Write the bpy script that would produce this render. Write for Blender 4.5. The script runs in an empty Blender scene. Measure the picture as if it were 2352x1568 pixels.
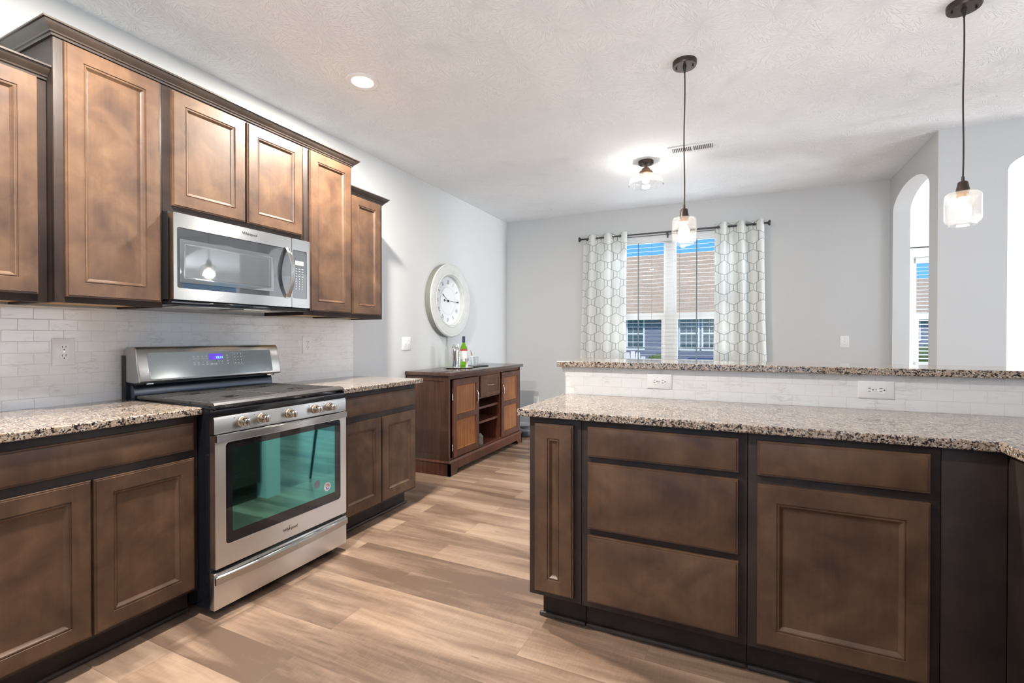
import bpy, bmesh, math, random
from math import sin, cos, pi, radians
from mathutils import Vector, Matrix

random.seed(7)
SC = bpy.context.scene
COL = SC.collection

# ------------------------------------------------------------------ camera
cam_d = bpy.data.cameras.new('camera')
cam = bpy.data.objects.new('camera', cam_d)
COL.objects.link(cam)
cam_d.sensor_width = 36.0
cam_d.lens = 1099.32 / 2352 * 36.0
cam_d.clip_start = 0.05
cam_d.clip_end = 300
cam.location = (2.748, -1.296, 1.2175)
cam.rotation_euler = (radians(90 - 0.4634), 0, radians(25.0986))
SC.camera = cam

# ------------------------------------------------------------------ view / world / large lights
SC.view_settings.view_transform = 'Standard'
SC.view_settings.look = 'None'
SC.view_settings.gamma = 1
SC.view_settings.exposure = 0.88
SC.view_settings.use_curve_mapping = False

W = bpy.data.worlds.new('world')
SC.world = W
W.use_nodes = True
wn = W.node_tree.nodes
wl = W.node_tree.links
bg = wn['Background']
tc = wn.new('ShaderNodeTexCoord')
sep = wn.new('ShaderNodeSeparateXYZ')
rmp = wn.new('ShaderNodeValToRGB')
wl.new(tc.outputs['Generated'], sep.inputs[0])
wl.new(sep.outputs['Z'], rmp.inputs[0])
rmp.color_ramp.elements[0].position = 0.0
rmp.color_ramp.elements[0].color = (.16, .48, .90, 1)
rmp.color_ramp.elements[1].position = 0.5
rmp.color_ramp.elements[1].color = (.05, .28, .80, 1)
wl.new(rmp.outputs[0], bg.inputs['Color'])
bg.inputs['Strength'].default_value = .72


def lamp(kind, name, loc, energy, color=(1, 1, 1), size=.1, size_y=None, look=None, spread=None, angle=None):
    d = bpy.data.lights.new(name, kind)
    d.energy = energy
    d.color = color
    if kind == 'AREA':
        d.size = size
        if size_y:
            d.shape = 'RECTANGLE'
            d.size_y = size_y
        if spread:
            d.spread = spread
    elif kind == 'SUN':
        d.angle = radians(angle or 1)
    else:
        d.shadow_soft_size = size
    o = bpy.data.objects.new(name, d)
    COL.objects.link(o)
    o.location = loc
    if look is not None:
        o.rotation_euler = Vector(look).to_track_quat('-Z', 'Y').to_euler()
    return o


lamp('SUN', 'sun', (0, -10, 20), 2.2, (1, .96, .9), look=(-.25, .62, -.75), angle=.6)
# added fill lamps, all out of view, standing in for daylight
lamp('AREA', 'right_side_fill', (6.12, 1.3, 1.05), 27, (.99, .98, 1), 2.3, 1.9, (-1, -.1, .45))  # unseen lamp at an invented door, added to light the range wall
lamp('AREA', 'back_ceiling_fill', (2.4, -3.92, 1.45), 42, (.95, .97, 1), 2.6, 1.5, (0, 1, 1.0), 1.75)  # unseen lamp added behind the camera, tilted up to brighten the kitchen ceiling
lamp('AREA', 'far_window_fill', (2.05, 5.05, 2.95), 50, (.80, .90, 1), 1.5, .7, (0, -.85, -.55))  # extra lamp hidden above the window view, adds cool sky-coloured light
lamp('AREA', 'far_ceiling_fill', (2.05, 5.35, .40), 45, (.93, .96, 1), 1.8, .8, (0, -.78, .62))  # hidden lamp below the sill, added to brighten the ceiling by the window
lamp('AREA', 'next_room_fill', (9.0, 4.05, 1.5), 230, (.88, .94, 1), 1.1, 2.0, (-1, .15, 0))  # unseen lamp added at an invented opening to whiten the next room


# ------------------------------------------------------------------ mesh builder
class MB:
    def __init__(s):
        s.v = []
        s.f = []
        s.uv = None

    def add(s, vs, fs):
        b = len(s.v)
        s.v += [tuple(v) for v in vs]
        s.f += [tuple(b + i for i in f) for f in fs]
        return s

    def box(s, x0, x1, y0, y1, z0, z1, bev=0):
        x0, x1 = min(x0, x1), max(x0, x1)
        y0, y1 = min(y0, y1), max(y0, y1)
        z0, z1 = min(z0, z1), max(z0, z1)
        b = min(bev, (x1 - x0) * .45, (y1 - y0) * .45, (z1 - z0) * .45)
        if b <= 0:
            vs = [(x, y, z) for x in (x0, x1) for y in (y0, y1) for z in (z0, z1)]
            return s.add(vs, [(0, 1, 3, 2), (4, 6, 7, 5), (0, 4, 5, 1), (2, 3, 7, 6), (0, 2, 6, 4), (1, 5, 7, 3)])
        bm = bmesh.new()
        bmesh.ops.create_cube(bm, size=1)
        for v in bm.verts:
            v.co = Vector(((x0 + x1) / 2 + v.co.x * (x1 - x0), (y0 + y1) / 2 + v.co.y * (y1 - y0), (z0 + z1) / 2 + v.co.z * (z1 - z0)))
        bmesh.ops.bevel(bm, geom=bm.edges[:], offset=b, segments=2, profile=.5, affect='EDGES')
        bm.verts.index_update()
        s.add([v.co[:] for v in bm.verts], [[v.index for v in f.verts] for f in bm.faces])
        bm.free()
        return s

    def lathe(s, prof, org=(0, 0, 0), axis='z', seg=32, caps=True, close=False):
        """prof: (radius, height along axis)"""
        ox, oy, oz = org
        n = len(prof)
        vs = []
        for i in range(seg):
            a = 2 * pi * i / seg
            for r, h in prof:
                c, d = r * cos(a), r * sin(a)
                vs.append({'z': (ox + c, oy + d, oz + h), 'x': (ox + h, oy + c, oz + d), 'y': (ox + d, oy + h, oz + c)}[axis])
        fs = []
        m = n if close else n - 1
        for i in range(seg):
            j = (i + 1) % seg
            for k in range(m):
                l = (k + 1) % n
                fs.append((i * n + k, j * n + k, j * n + l, i * n + l))
        if caps and not close:
            fs.append([i * n for i in range(seg)][::-1])
            fs.append([i * n + n - 1 for i in range(seg)])
        return s.add(vs, fs)

    def cyl(s, a, b, r, seg=16, r2=None):
        return s.tube([a, b], r, seg, r2=r2)

    def tube(s, pts, r, seg=8, closed=False, r2=None):
        pts = [Vector(p) for p in pts]
        n = len(pts)
        vs = []
        up = None
        for i, p in enumerate(pts):
            if closed:
                t = pts[(i + 1) % n] - pts[i - 1]
            else:
                t = pts[min(i + 1, n - 1)] - pts[max(i - 1, 0)]
            t.normalize()
            if up is None:
                up = Vector((0, 0, 1)) if abs(t.z) < .9 else Vector((1, 0, 0))
            a = t.cross(up)
            a.normalize()
            up = a.cross(t)
            rr = r if r2 is None else r + (r2 - r) * i / (n - 1)
            for k in range(seg):
                g = 2 * pi * k / seg
                vs.append(p + a * (rr * cos(g)) + up * (rr * sin(g)))
        fs = []
        for i in range(n if closed else n - 1):
            j = (i + 1) % n
            for k in range(seg):
                l = (k + 1) % seg
                fs.append((i * seg + k, i * seg + l, j * seg + l, j * seg + k))
        if not closed:
            fs.append(list(range(seg))[::-1])
            fs.append([(n - 1) * seg + k for k in range(seg)])
        return s.add(vs, fs)

    def prism(s, loop, mp, d0, d1):
        """loop: 2D points, mp(u,v,d)->xyz; simple polygon extruded from d0 to d1"""
        n = len(loop)
        vs = [mp(u, v, d0) for u, v in loop] + [mp(u, v, d1) for u, v in loop]
        fs = [list(range(n))[::-1], list(range(n, 2 * n))] + [(i, (i + 1) % n, n + (i + 1) % n, n + i) for i in range(n)]
        return s.add(vs, fs)

    def ring(s, outer, inner, mp, d0, d1):
        n = len(outer)
        vs = [mp(u, v, d) for d in (d0, d1) for L in (outer, inner) for u, v in L]
        fs = []
        for i in range(n):
            j = (i + 1) % n
            fs += [(i, j, n + j, n + i), (2 * n + i, 3 * n + i, 3 * n + j, 2 * n + j), (i, 2 * n + i, 2 * n + j, j), (n + i, n + j, 3 * n + j, 3 * n + i)]
        return s.add(vs, fs)

    def rings(s, rect, prof, mp):
        """nested mitred rectangles: prof = (inset, depth); closes back and front"""
        u0, u1, v0, v1 = rect
        vs = []
        for i, d in prof:
            vs += [mp(u0 + i, v0 + i, d), mp(u1 - i, v0 + i, d), mp(u1 - i, v1 - i, d), mp(u0 + i, v1 - i, d)]
        fs = [(3, 2, 1, 0)]
        n = len(prof)
        for k in range(n - 1):
            for i in range(4):
                j = (i + 1) % 4
                fs.append((4 * k + i, 4 * k + j, 4 * k + 4 + j, 4 * k + 4 + i))
        fs.append([4 * n - 4, 4 * n - 3, 4 * n - 2, 4 * n - 1])
        return s.add(vs, fs)

    def sweep(s, path_fn, prof):
        """path_fn(offset) -> list of (x,y); prof: closed list of (offset,z)"""
        rows = [[(x, y, z) for x, y in path_fn(d)] for d, z in prof]
        m = len(rows[0])
        n = len(prof)
        vs = [p for r in rows for p in r]
        fs = []
        for k in range(n):
            l = (k + 1) % n
            for i in range(m - 1):
                fs.append((k * m + i, k * m + i + 1, l * m + i + 1, l * m + i))
        fs.append([k * m for k in range(n)])
        fs.append([k * m + m - 1 for k in range(n)][::-1])
        return s.add(vs, fs)

    def mesh(s, name, smooth=32, tri=False):
        me = bpy.data.meshes.new(name)
        me.from_pydata(s.v, [], s.f)
        bm = bmesh.new()
        bm.from_mesh(me)
        bmesh.ops.recalc_face_normals(bm, faces=bm.faces[:])
        if tri:
            bmesh.ops.triangulate(bm, faces=[f for f in bm.faces if len(f.verts) > 4])
        bm.to_mesh(me)
        bm.free()
        if smooth:
            me.shade_smooth()
            me.set_sharp_from_angle(angle=radians(smooth))
        if s.uv:
            l = me.uv_layers.new(name='UVMap')
            for p in me.polygons:
                for li in p.loop_indices:
                    l.data[li].uv = s.uv[me.loops[li].vertex_index]
        me.update()
        return me


def rrect(u0, u1, v0, v1, r, n=5):
    out = []
    for cx, cy, a0 in ((u1 - r, v1 - r, 0), (u0 + r, v1 - r, 90), (u0 + r, v0 + r, 180), (u1 - r, v0 + r, 270)):
        for k in range(n + 1):
            a = radians(a0 + 90 * k / n)
            out.append((cx + r * cos(a), cy + r * sin(a)))
    return out


def circ(cu, cv, r, n=24, a0=0):
    return [(cu + r * cos(a0 + 2 * pi * i / n), cv + r * sin(a0 + 2 * pi * i / n)) for i in range(n)]


def PX(x0):          # plane facing +x: u=y, v=z
    return lambda u, v, d: (x0 + d, u, v)


def PY(y0):          # plane facing -y: u=x, v=z
    return lambda u, v, d: (u, y0 - d, v)


def PMX(x0):         # plane facing -x
    return lambda u, v, d: (x0 - d, u, v)


def PZ(z0):          # horizontal: u=x, v=y, depth up
    return lambda u, v, d: (u, v, z0 + d)


def bxm(mb, mp, u0, u1, v0, v1, d0, d1, bev=0):
    a, b = mp(u0, v0, d0), mp(u1, v1, d1)
    return mb.box(a[0], b[0], a[1], b[1], a[2], b[2], bev)


# ------------------------------------------------------------------ scene objects
WP = {}


def props(o, label=None, cat=None, group=None, kind=None):
    if label:
        o['label'] = label
    if cat:
        o['category'] = cat
    if group:
        o['group'] = group
    if kind:
        o['kind'] = kind
    return o


def thing(name, label, cat, base=(0, 0, 0), group=None):
    o = bpy.data.objects.new(name, None)
    COL.objects.link(o)
    o.empty_display_size = .05
    o.location = base
    WP[o.name] = Vector(base)
    return props(o, label, cat, group)


def part(name, mb, mat, parent=None, label=None, smooth=32, tri=False):
    me = mb if isinstance(mb, bpy.types.Mesh) else mb.mesh(name, smooth, tri)
    if len(me.materials) == 0:
        me.materials.append(mat)
    o = bpy.data.objects.new(name, me)
    COL.objects.link(o)
    WP[o.name] = Vector((0, 0, 0))
    if parent is not None:
        o.parent = parent
        o.location = -WP[parent.name]
    if label:
        o['label'] = label
    return o


def solo(name, mb, mat, label, cat, group=None, smooth=32, tri=False):
    return props(part(name, mb, mat, None, None, smooth, tri), label, cat, group)


def struct(name, mb, mat, parent=None, smooth=32, tri=False):
    o = part(name, mb, mat, parent, None, smooth, tri)
    if parent is None:
        o['kind'] = 'structure'
    return o


def dup(root, loc, label=None, rotz=None, group=None):
    def cp(o, par):
        c = o.copy()
        COL.objects.link(c)
        if par is not None:
            c.parent = par
        for ch in o.children:
            cp(ch, c)
        return c
    r = cp(root, None)
    r.location = loc
    if rotz is not None:
        r.rotation_euler = (0, 0, rotz)
    return props(r, label, None, group)


def text(name, s, size, mat, parent, org, X, Y, ext=.0006, align='CENTER', label=None, sx=1.0, shear=0):
    cu = bpy.data.curves.new(name, 'FONT')
    cu.body = s
    cu.size = size
    cu.extrude = ext
    cu.align_x = align
    cu.align_y = 'CENTER'
    cu.shear = shear
    ob = bpy.data.objects.new(name, cu)
    COL.objects.link(ob)
    dg = bpy.context.evaluated_depsgraph_get()
    me = bpy.data.meshes.new_from_object(ob.evaluated_get(dg))
    bpy.data.objects.remove(ob)
    X, Y = Vector(X), Vector(Y)
    Z = X.cross(Y)
    for v in me.vertices:
        v.co = Vector(org) + X * v.co.x * sx + Y * v.co.y + Z * v.co.z
    me.materials.clear()
    me.materials.append(mat)
    return part(name, me, mat, parent, label)


# ------------------------------------------------------------------ materials
class N:
    def __init__(s, name):
        s.m = bpy.data.materials.new(name)
        s.m.use_nodes = True
        s.t = s.m.node_tree
        s.b = s.t.nodes['Principled BSDF']
        s.out = s.t.nodes['Material Output']

    def n(s, typ, ins=None, **kw):
        x = s.t.nodes.new('ShaderNode' + typ)
        for k, v in kw.items():
            setattr(x, k, v)
        for k, v in (ins or {}).items():
            if isinstance(v, bpy.types.NodeSocket):
                s.t.links.new(v, x.inputs[k])
            else:
                x.inputs[k].default_value = v
        return x

    def math(s, op, a, b=0.0, c=0.0, clamp=False):
        return s.n('Math', {0: a, 1: b, 2: c}, operation=op, use_clamp=clamp).outputs[0]

    def ramp(s, fac, stops, mode='LINEAR'):
        r = s.n('ValToRGB', {0: fac})
        r.color_ramp.interpolation = mode
        e = r.color_ramp.elements
        while len(e) < len(stops):
            e.new(.5)
        for q, (p, c) in zip(e, stops):
            q.position = p
            q.color = (*c, 1) if len(c) == 3 else c
        return r.outputs[0]

    def mix(s, fac, a, b, blend='MIX'):
        x = s.n('Mix', {}, data_type='RGBA', blend_type=blend)
        for k, v in ((0, fac), (6, a), (7, b)):
            if isinstance(v, bpy.types.NodeSocket):
                s.t.links.new(v, x.inputs[k])
            else:
                x.inputs[k].default_value = v if k == 0 else (*v, 1)
        return x.outputs[2]

    def set(s, **kw):
        for k, v in kw.items():
            k = k.replace('_', ' ')
            if isinstance(v, bpy.types.NodeSocket):
                s.t.links.new(v, s.b.inputs[k])
            else:
                if isinstance(v, tuple) and len(v) == 3 and 'Normal' not in k:
                    v = (*v, 1)
                s.b.inputs[k].default_value = v
        return s

    def bump(s, h, strength=.3, dist=.002, nrm=None):
        ins = {'Height': h, 'Strength': strength, 'Distance': dist}
        x = s.n('Bump', ins)
        s.t.links.new(x.outputs[0], s.b.inputs['Normal'])
        return s

    def obj(s, scale=(1, 1, 1), loc=(0, 0, 0), rot=(0, 0, 0)):
        t = s.n('TexCoord')
        return s.n('Mapping', {'Vector': t.outputs['Object'], 'Scale': scale, 'Location': loc, 'Rotation': rot}).outputs[0]

    def pos(s):
        return s.n('NewGeometry').outputs['Position']

    def noise(s, vec, scale, detail=3, rough=.55, dist=0):
        return s.n('TexNoise', {'Vector': vec, 'Scale': scale, 'Detail': detail, 'Roughness': rough, 'Distortion': dist}).outputs[0]


def plain(name, col, rough=.5, metal=0, spec=.5, vary=.0, vscale=6, **kw):
    m = N(name)
    c = col
    if vary:
        f = m.noise(m.obj(), vscale, 3)
        c = m.mix(f, tuple(x * (1 - vary) for x in col), tuple(min(1, x * (1 + vary)) for x in col))
    m.set(Base_Color=c, Roughness=rough, Metallic=metal, Specular_IOR_Level=spec)
    if kw:
        m.set(**kw)
    return m.m


def stain(name, lo, mid, hi, rough=.47, mott=6.5, grain=.16, coat=.12):
    m = N(name)
    o = m.obj()
    big = m.noise(o, mott, 3, .6, .4)
    g = m.noise(m.obj((60, 60, 3.0)), 1.0, 4, .6)
    f = m.math('ADD', m.math('MULTIPLY', big, 1 - grain), m.math('MULTIPLY', g, grain))
    c = m.ramp(f, [(.32, lo), (.50, mid), (.68, hi)])
    fine = m.noise(m.obj((420, 420, 60)), 1.0, 2)
    c = m.mix(m.math('MULTIPLY', fine, .35), c, lo)
    m.set(Base_Color=c, Roughness=rough, Coat_Weight=coat, Coat_Roughness=.30, Specular_IOR_Level=.5 if coat > .1 else .25)
    m.bump(g, .06, .0006)
    return m.m


def granite(name, rough=.07, grey=0.0):
    m = N(name)
    o = m.obj()
    warp = m.n('TexNoise', {'Vector': o, 'Scale': 40, 'Detail': 2})
    ov = m.n('VectorMath', {0: o, 1: m.n('VectorMath', {0: warp.outputs['Color'], 'Scale': .012}, operation='SCALE').outputs[0]}, operation='ADD').outputs[0]
    v1 = m.n('TexVoronoi', {'Vector': ov, 'Scale': 230, 'Randomness': 1})
    sp = m.n('SeparateColor', {0: v1.outputs['Color']})
    c = m.ramp(sp.outputs[0], [(.0, (.015, .014, .016)), (.17, (.06, .045, .04)), (.30, (.22, .145, .10)), (.48, (.36, .28, .215)), (.66, (.46, .40, .34)), (.84, (.34, .31, .29)), (.95, (.60, .55, .50))], 'CONSTANT')
    cl = m.noise(o, 62, 3, .6)
    c = m.mix(m.ramp(cl, [(.56, (0, 0, 0)), (.63, (1, 1, 1))]), c, (.022, .020, .022))
    v2 = m.n('TexVoronoi', {'Vector': ov, 'Scale': 110})
    sp2 = m.n('SeparateColor', {0: v2.outputs['Color']})
    c = m.mix(m.ramp(sp2.outputs[1], [(.72, (0, 0, 0)), (.80, (.75, .75, .75))]), c, (.40, .31, .24))
    if grey:
        c = m.mix(grey, c, (.5, .5, .5))
    m.set(Base_Color=c, Roughness=rough, Specular_IOR_Level=.55)
    return m.m


def tile(name, swap, u_off, v_off):
    """polished white marble mosaic; swap picks which axis runs along the rows"""
    m = N(name)
    p = m.n('SeparateXYZ', {0: m.pos()})
    u = m.math('SUBTRACT', p.outputs[1 if swap == 'y' else 0], u_off)
    v = m.math('SUBTRACT', p.outputs[2], v_off)
    uv = m.n('CombineXYZ', {0: u, 1: v}).outputs[0]
    br = m.n('TexBrick', {'Vector': uv, 'Color1': (0, 0, 0, 1), 'Color2': (1, 1, 1, 1), 'Mortar': (.5, .5, .5, 1), 'Scale': 1.0, 'Mortar Size': .0013,
                          'Mortar Smooth': .2, 'Bias': 0, 'Brick Width': .1015, 'Row Height': .0487}, offset=.5, offset_frequency=2)
    rnd = m.n('SeparateColor', {0: br.outputs[0]}).outputs[0]
    # diagonal veins, shifted per tile
    uu = m.math('ADD', u, m.math('MULTIPLY', rnd, 3.7))
    rot = m.n('Mapping', {'Vector': m.n('CombineXYZ', {0: uu, 1: v, 2: m.math('MULTIPLY', rnd, 5.0)}).outputs[0], 'Rotation': (0, 0, radians(-38)), 'Scale': (6, 32, 6)}).outputs[0]
    vein = m.noise(rot, 1.0, 4, .6, 1.1)
    ln = m.math('ABSOLUTE', m.math('SUBTRACT', vein, .5))
    vf = m.ramp(ln, [(.0, (1, 1, 1)), (.045, (0, 0, 0))])
    gate = m.ramp(m.noise(uv, 9, 2), [(.46, (0, 0, 0)), (.62, (1, 1, 1))])
    vf = m.math('MULTIPLY', m.math('MULTIPLY', vf, gate), .42)
    c = m.mix(m.noise(rot, .6, 2), (.74, .74, .735), (.82, .82, .815))
    c = m.mix(vf, c, (.46, .43, .38))
    c = m.mix(m.math('MULTIPLY', br.outputs['Fac'], .48), c, (.54, .53, .52))
    m.set(Base_Color=c, Roughness=m.math('ADD', m.math('MULTIPLY', br.outputs['Fac'], .5), .09), Specular_IOR_Level=.5)
    m.bump(m.math('SUBTRACT', 1.0, br.outputs['Fac']), .5, .0012)
    return m.m


def steel(name, axis=(4, 900, 900), rough=.26, col=(.50, .50, .495)):
    m = N(name)
    g = m.noise(m.obj(axis), 1.0, 2)
    m.set(Base_Color=col, Metallic=1.0, Roughness=m.math('ADD', m.math('MULTIPLY', g, .05), rough - .025))
    m.set(Anisotropic=.85, Anisotropic_Rotation=.25, Tangent=m.n('Tangent', direction_type='RADIAL', axis='Z').outputs[0])
    return m.m


def schlick(m, ior, nrm=None):
    g = m.n('NewGeometry')
    d = m.math('ABSOLUTE', m.n('VectorMath', {0: nrm or g.outputs['Normal'], 1: g.outputs['Incoming']}, operation='DOT_PRODUCT').outputs[1])
    f0 = ((ior - 1) / (ior + 1)) ** 2
    return m.math('MULTIPLY_ADD', m.math('POWER', m.math('SUBTRACT', 1.0, d, clamp=True), 5.0), 1 - f0, f0)


def thin_glass(name, tint=(1, 1, 1), rough=.0, seed=False, ior=1.45, frost=0.0, gain=1.0):
    m = N(name)
    m.t.nodes.remove(m.b)
    tr = m.n('BsdfTransparent', {'Color': (*tint, 1)}).outputs[0]
    gl_ins = {'Color': (1, 1, 1, 1), 'Roughness': rough}
    nrm = None
    if seed:
        o = m.obj()
        v = m.n('TexVoronoi', {'Vector': o, 'Scale': 240})
        bub = m.ramp(v.outputs['Distance'], [(.12, (1, 1, 1)), (.3, (0, 0, 0))])
        msk = m.ramp(m.n('SeparateColor', {0: v.outputs['Color']}).outputs[0], [(.62, (0, 0, 0)), (.66, (1, 1, 1))])
        bub = m.math('MULTIPLY', bub, msk)
        wob = m.noise(o, 40, 2)
        nrm = m.n('Bump', {'Height': m.math('ADD', bub, m.math('MULTIPLY', wob, .2)), 'Strength': .22, 'Distance': .002}).outputs[0]
        gl_ins['Normal'] = nrm
    gl = m.n('BsdfGlossy', gl_ins).outputs[0]
    fac = m.math('MULTIPLY', schlick(m, ior, nrm), gain, clamp=True)
    sh = m.n('MixShader', {0: fac, 1: tr, 2: gl}).outputs[0]
    if seed or frost:
        df = m.n('BsdfTranslucent', {'Color': (1, .97, .93, 1)}).outputs[0]
        amt = m.math('ADD', m.math('MULTIPLY', bub, .09), frost) if seed else frost
        sh = m.n('MixShader', {0: amt, 1: sh, 2: df}).outputs[0]
    m.t.links.new(sh, m.out.inputs[0])
    return m.m


def emit(name, col, st):
    m = N(name)
    m.set(Base_Color=(0, 0, 0), Emission_Color=col, Emission_Strength=st, Roughness=.4)
    return m.m


def wall_paint(name, col, bumpy=.05):
    m = N(name)
    h = m.noise(m.pos(), 160, 2)
    m.set(Base_Color=col, Roughness=.7, Specular_IOR_Level=.25)
    m.bump(h, bumpy, .001)
    return m.m


def floor_mat():
    m = N('plank_floor')
    P = m.pos()
    br = m.n('TexBrick', {'Vector': P, 'Color1': (0, 0, 0, 1), 'Color2': (1, 1, 1, 1), 'Mortar': (.5, .5, .5, 1), 'Scale': 1.0, 'Mortar Size': .0009,
                          'Mortar Smooth': .1, 'Brick Width': 1.22, 'Row Height': .182}, offset=.37, offset_frequency=2)
    rnd = m.n('SeparateColor', {0: br.outputs[0]}).outputs[0]
    sh = m.n('CombineXYZ', {0: m.math('MULTIPLY', rnd, 7.3), 1: m.math('MULTIPLY', rnd, 3.1), 2: m.math('MULTIPLY', rnd, 9.0)}).outputs[0]
    Q = m.n('VectorMath', {0: P, 1: sh}, operation='ADD').outputs[0]

    def mp(sc):
        return m.n('Mapping', {'Vector': Q, 'Scale': sc}).outputs[0]
    broad = m.noise(mp((.7, 5.5, 1)), 1.0, 3, .5, .5)
    grain = m.noise(mp((3.4, 34, 1)), 1.0, 5, .66, 1.6)
    cn = m.noise(mp((.9, 7, 1)), 1.0, 1, .5, .6)
    cath = m.math('ABSOLUTE', m.math('SUBTRACT', m.math('FRACT', m.math('MULTIPLY', cn, 9.0)), .5))
    saw = m.noise(mp((110, 16, 1)), 1.0, 4, .65, 1.2)
    f = m.math('ADD', m.math('MULTIPLY', broad, .70), m.math('MULTIPLY', grain, .17))
    f = m.math('ADD', f, m.math('MULTIPLY', cath, .05))
    f = m.math('ADD', f, m.math('MULTIPLY', m.math('SUBTRACT', rnd, .5), .11))
    f = m.math('ADD', f, m.math('MULTIPLY', m.math('SUBTRACT', saw, .5), .10))
    c = m.ramp(f, [(.33, (.130, .083, .058)), (.43, (.238, .156, .109)), (.52, (.345, .240, .170)), (.64, (.430, .313, .230))])
    knots = m.ramp(m.noise(mp((7, 22, 1)), 1.0, 1), [(.76, (0, 0, 0)), (.80, (1, 1, 1))])
    c = m.mix(m.math('MULTIPLY', knots, .6), c, (.07, .04, .025))
    c = m.mix(m.math('MULTIPLY', br.outputs['Fac'], .55), c, (.10, .06, .04))
    m.set(Base_Color=c, Roughness=m.math('ADD', m.math('MULTIPLY', grain, .16), .26), Specular_IOR_Level=.5)
    m.bump(m.math('SUBTRACT', m.math('MULTIPLY', saw, .25), br.outputs['Fac']), .22, .0010)
    return m.m


def ceiling_mat():
    m = N('stomped_ceiling')
    P = m.pos()
    hs = []
    for sc, off in ((2.9, 0.0), (3.7, 5.3)):
        q = m.n('Mapping', {'Vector': P, 'Scale': (sc, sc, 0), 'Location': (off, off * .7, 0)}).outputs[0]
        v = m.n('TexVoronoi', {'Vector': q, 'Scale': 1.0}, voronoi_dimensions='2D')
        d = m.n('VectorMath', {0: q, 1: v.outputs['Position']}, operation='SUBTRACT').outputs[0]
        ln = m.n('VectorMath', {0: d}, operation='LENGTH').outputs[1]
        nd = m.n('VectorMath', {0: d}, operation='NORMALIZE').outputs[0]
        sx = m.n('SeparateXYZ', {0: nd})
        cp = m.n('SeparateXYZ', {0: v.outputs['Position']})
        co = m.n('CombineXYZ', {0: m.math('MULTIPLY_ADD', sx.outputs[0], 11.0, m.math('MULTIPLY', cp.outputs[0], 3.1)),
                                1: m.math('MULTIPLY_ADD', sx.outputs[1], 11.0, m.math('MULTIPLY', cp.outputs[1], 2.3)), 2: m.math('MULTIPLY', ln, 4.5)}).outputs[0]
        st = m.math('ABSOLUTE', m.math('SUBTRACT', m.noise(co, 1.0, 1, .5), .5))
        hs.append(m.ramp(st, [(.0, (1, 1, 1)), (.035, (.25, .25, .25)), (.07, (0, 0, 0))]))
    brk = m.ramp(m.noise(P, 17, 2), [(.42, (0, 0, 0)), (.58, (1, 1, 1))])
    h = m.mix(brk, hs[0], hs[1])
    m.set(Base_Color=(.87, .885, .895), Roughness=.75, Specular_IOR_Level=.2)
    m.bump(h, .62, .0043)
    return m.m


def curtain_mat():
    m = N('trellis_curtain')
    uv = m.n('TexCoord').outputs['UV']
    s = m.n('SeparateXYZ', {0: uv})
    u, v = s.outputs[0], s.outputs[1]
    WW, PP = .118, .212
    sn = m.math('SINE', m.math('MULTIPLY', v, 2 * pi / PP))
    sg = m.math('MINIMUM', m.math('MAXIMUM', m.math('MULTIPLY', sn, 1.5), -1.0), 1.0)
    A = WW * .5
    de = m.math('ABSOLUTE', m.math('WRAP', m.math('SUBTRACT', u, m.math('MULTIPLY', sg, A)), WW, -WW))
    do = m.math('ABSOLUTE', m.math('WRAP', m.math('ADD', m.math('SUBTRACT', u, WW), m.math('MULTIPLY', sg, A)), WW, -WW))
    d = m.math('MINIMUM', de, do)
    hatch = m.noise(m.n('Mapping', {'Vector': uv, 'Scale': (30, 300, 1)}).outputs[0], 1.0, 1)
    slant = m.math('LESS_THAN', m.math('ABSOLUTE', sg), .995)
    wid = m.math('MULTIPLY', m.math('MULTIPLY_ADD', hatch, .0030, .0022), m.math('MULTIPLY_ADD', slant, 1.1, 1.0))
    ln = m.math('LESS_THAN', d, wid)
    for uo, vo in ((.5, .75), (1.5, .25)):
        hx = m.math('ABSOLUTE', m.math('WRAP', m.math('SUBTRACT', u, uo * WW), WW, -WW))
        hz = m.math('ABSOLUTE', m.math('WRAP', m.math('SUBTRACT', v, vo * PP), PP / 2, -PP / 2))
        hw = m.math('MULTIPLY', m.math('MULTIPLY', m.math('SUBTRACT', .37 * PP, hz), 1 / (.13 * PP), clamp=True), .60 * WW)
        on = m.math('LESS_THAN', m.math('ABSOLUTE', m.math('SUBTRACT', hx, hw)), m.math('MULTIPLY_ADD', hatch, .004, .0022))
        ln = m.math('MAXIMUM', ln, m.math('MULTIPLY', on, m.math('LESS_THAN', hz, .385 * PP)))
    weave = m.noise(m.n('Mapping', {'Vector': uv, 'Scale': (300, 14, 1)}).outputs[0], 1.0, 2)
    base = m.mix(weave, (.85, .86, .835), (.92, .925, .90))
    tone = m.mix(m.noise(m.n('Mapping', {'Vector': uv, 'Scale': (3, 3, 1)}).outputs[0], 1.0, 1), (.40, .45, .43), (.46, .46, .45))
    c = m.mix(m.math('MULTIPLY', ln, .85), base, tone)
    m.t.links.new(c, m.b.inputs['Base Color'])
    m.set(Roughness=.85, Specular_IOR_Level=.1)
    tl = m.n('BsdfTranslucent', {'Color': c}).outputs[0]
    mx = m.n('MixShader', {0: .45, 1: m.b.outputs[0], 2: tl}).outputs[0]
    m.t.links.new(mx, m.out.inputs[0])
    return m.m


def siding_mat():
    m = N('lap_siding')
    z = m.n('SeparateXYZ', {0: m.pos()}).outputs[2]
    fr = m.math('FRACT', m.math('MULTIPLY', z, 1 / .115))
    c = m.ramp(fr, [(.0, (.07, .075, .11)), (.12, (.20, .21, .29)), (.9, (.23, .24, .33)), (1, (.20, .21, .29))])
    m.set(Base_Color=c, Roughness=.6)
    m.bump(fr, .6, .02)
    return m.m


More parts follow.
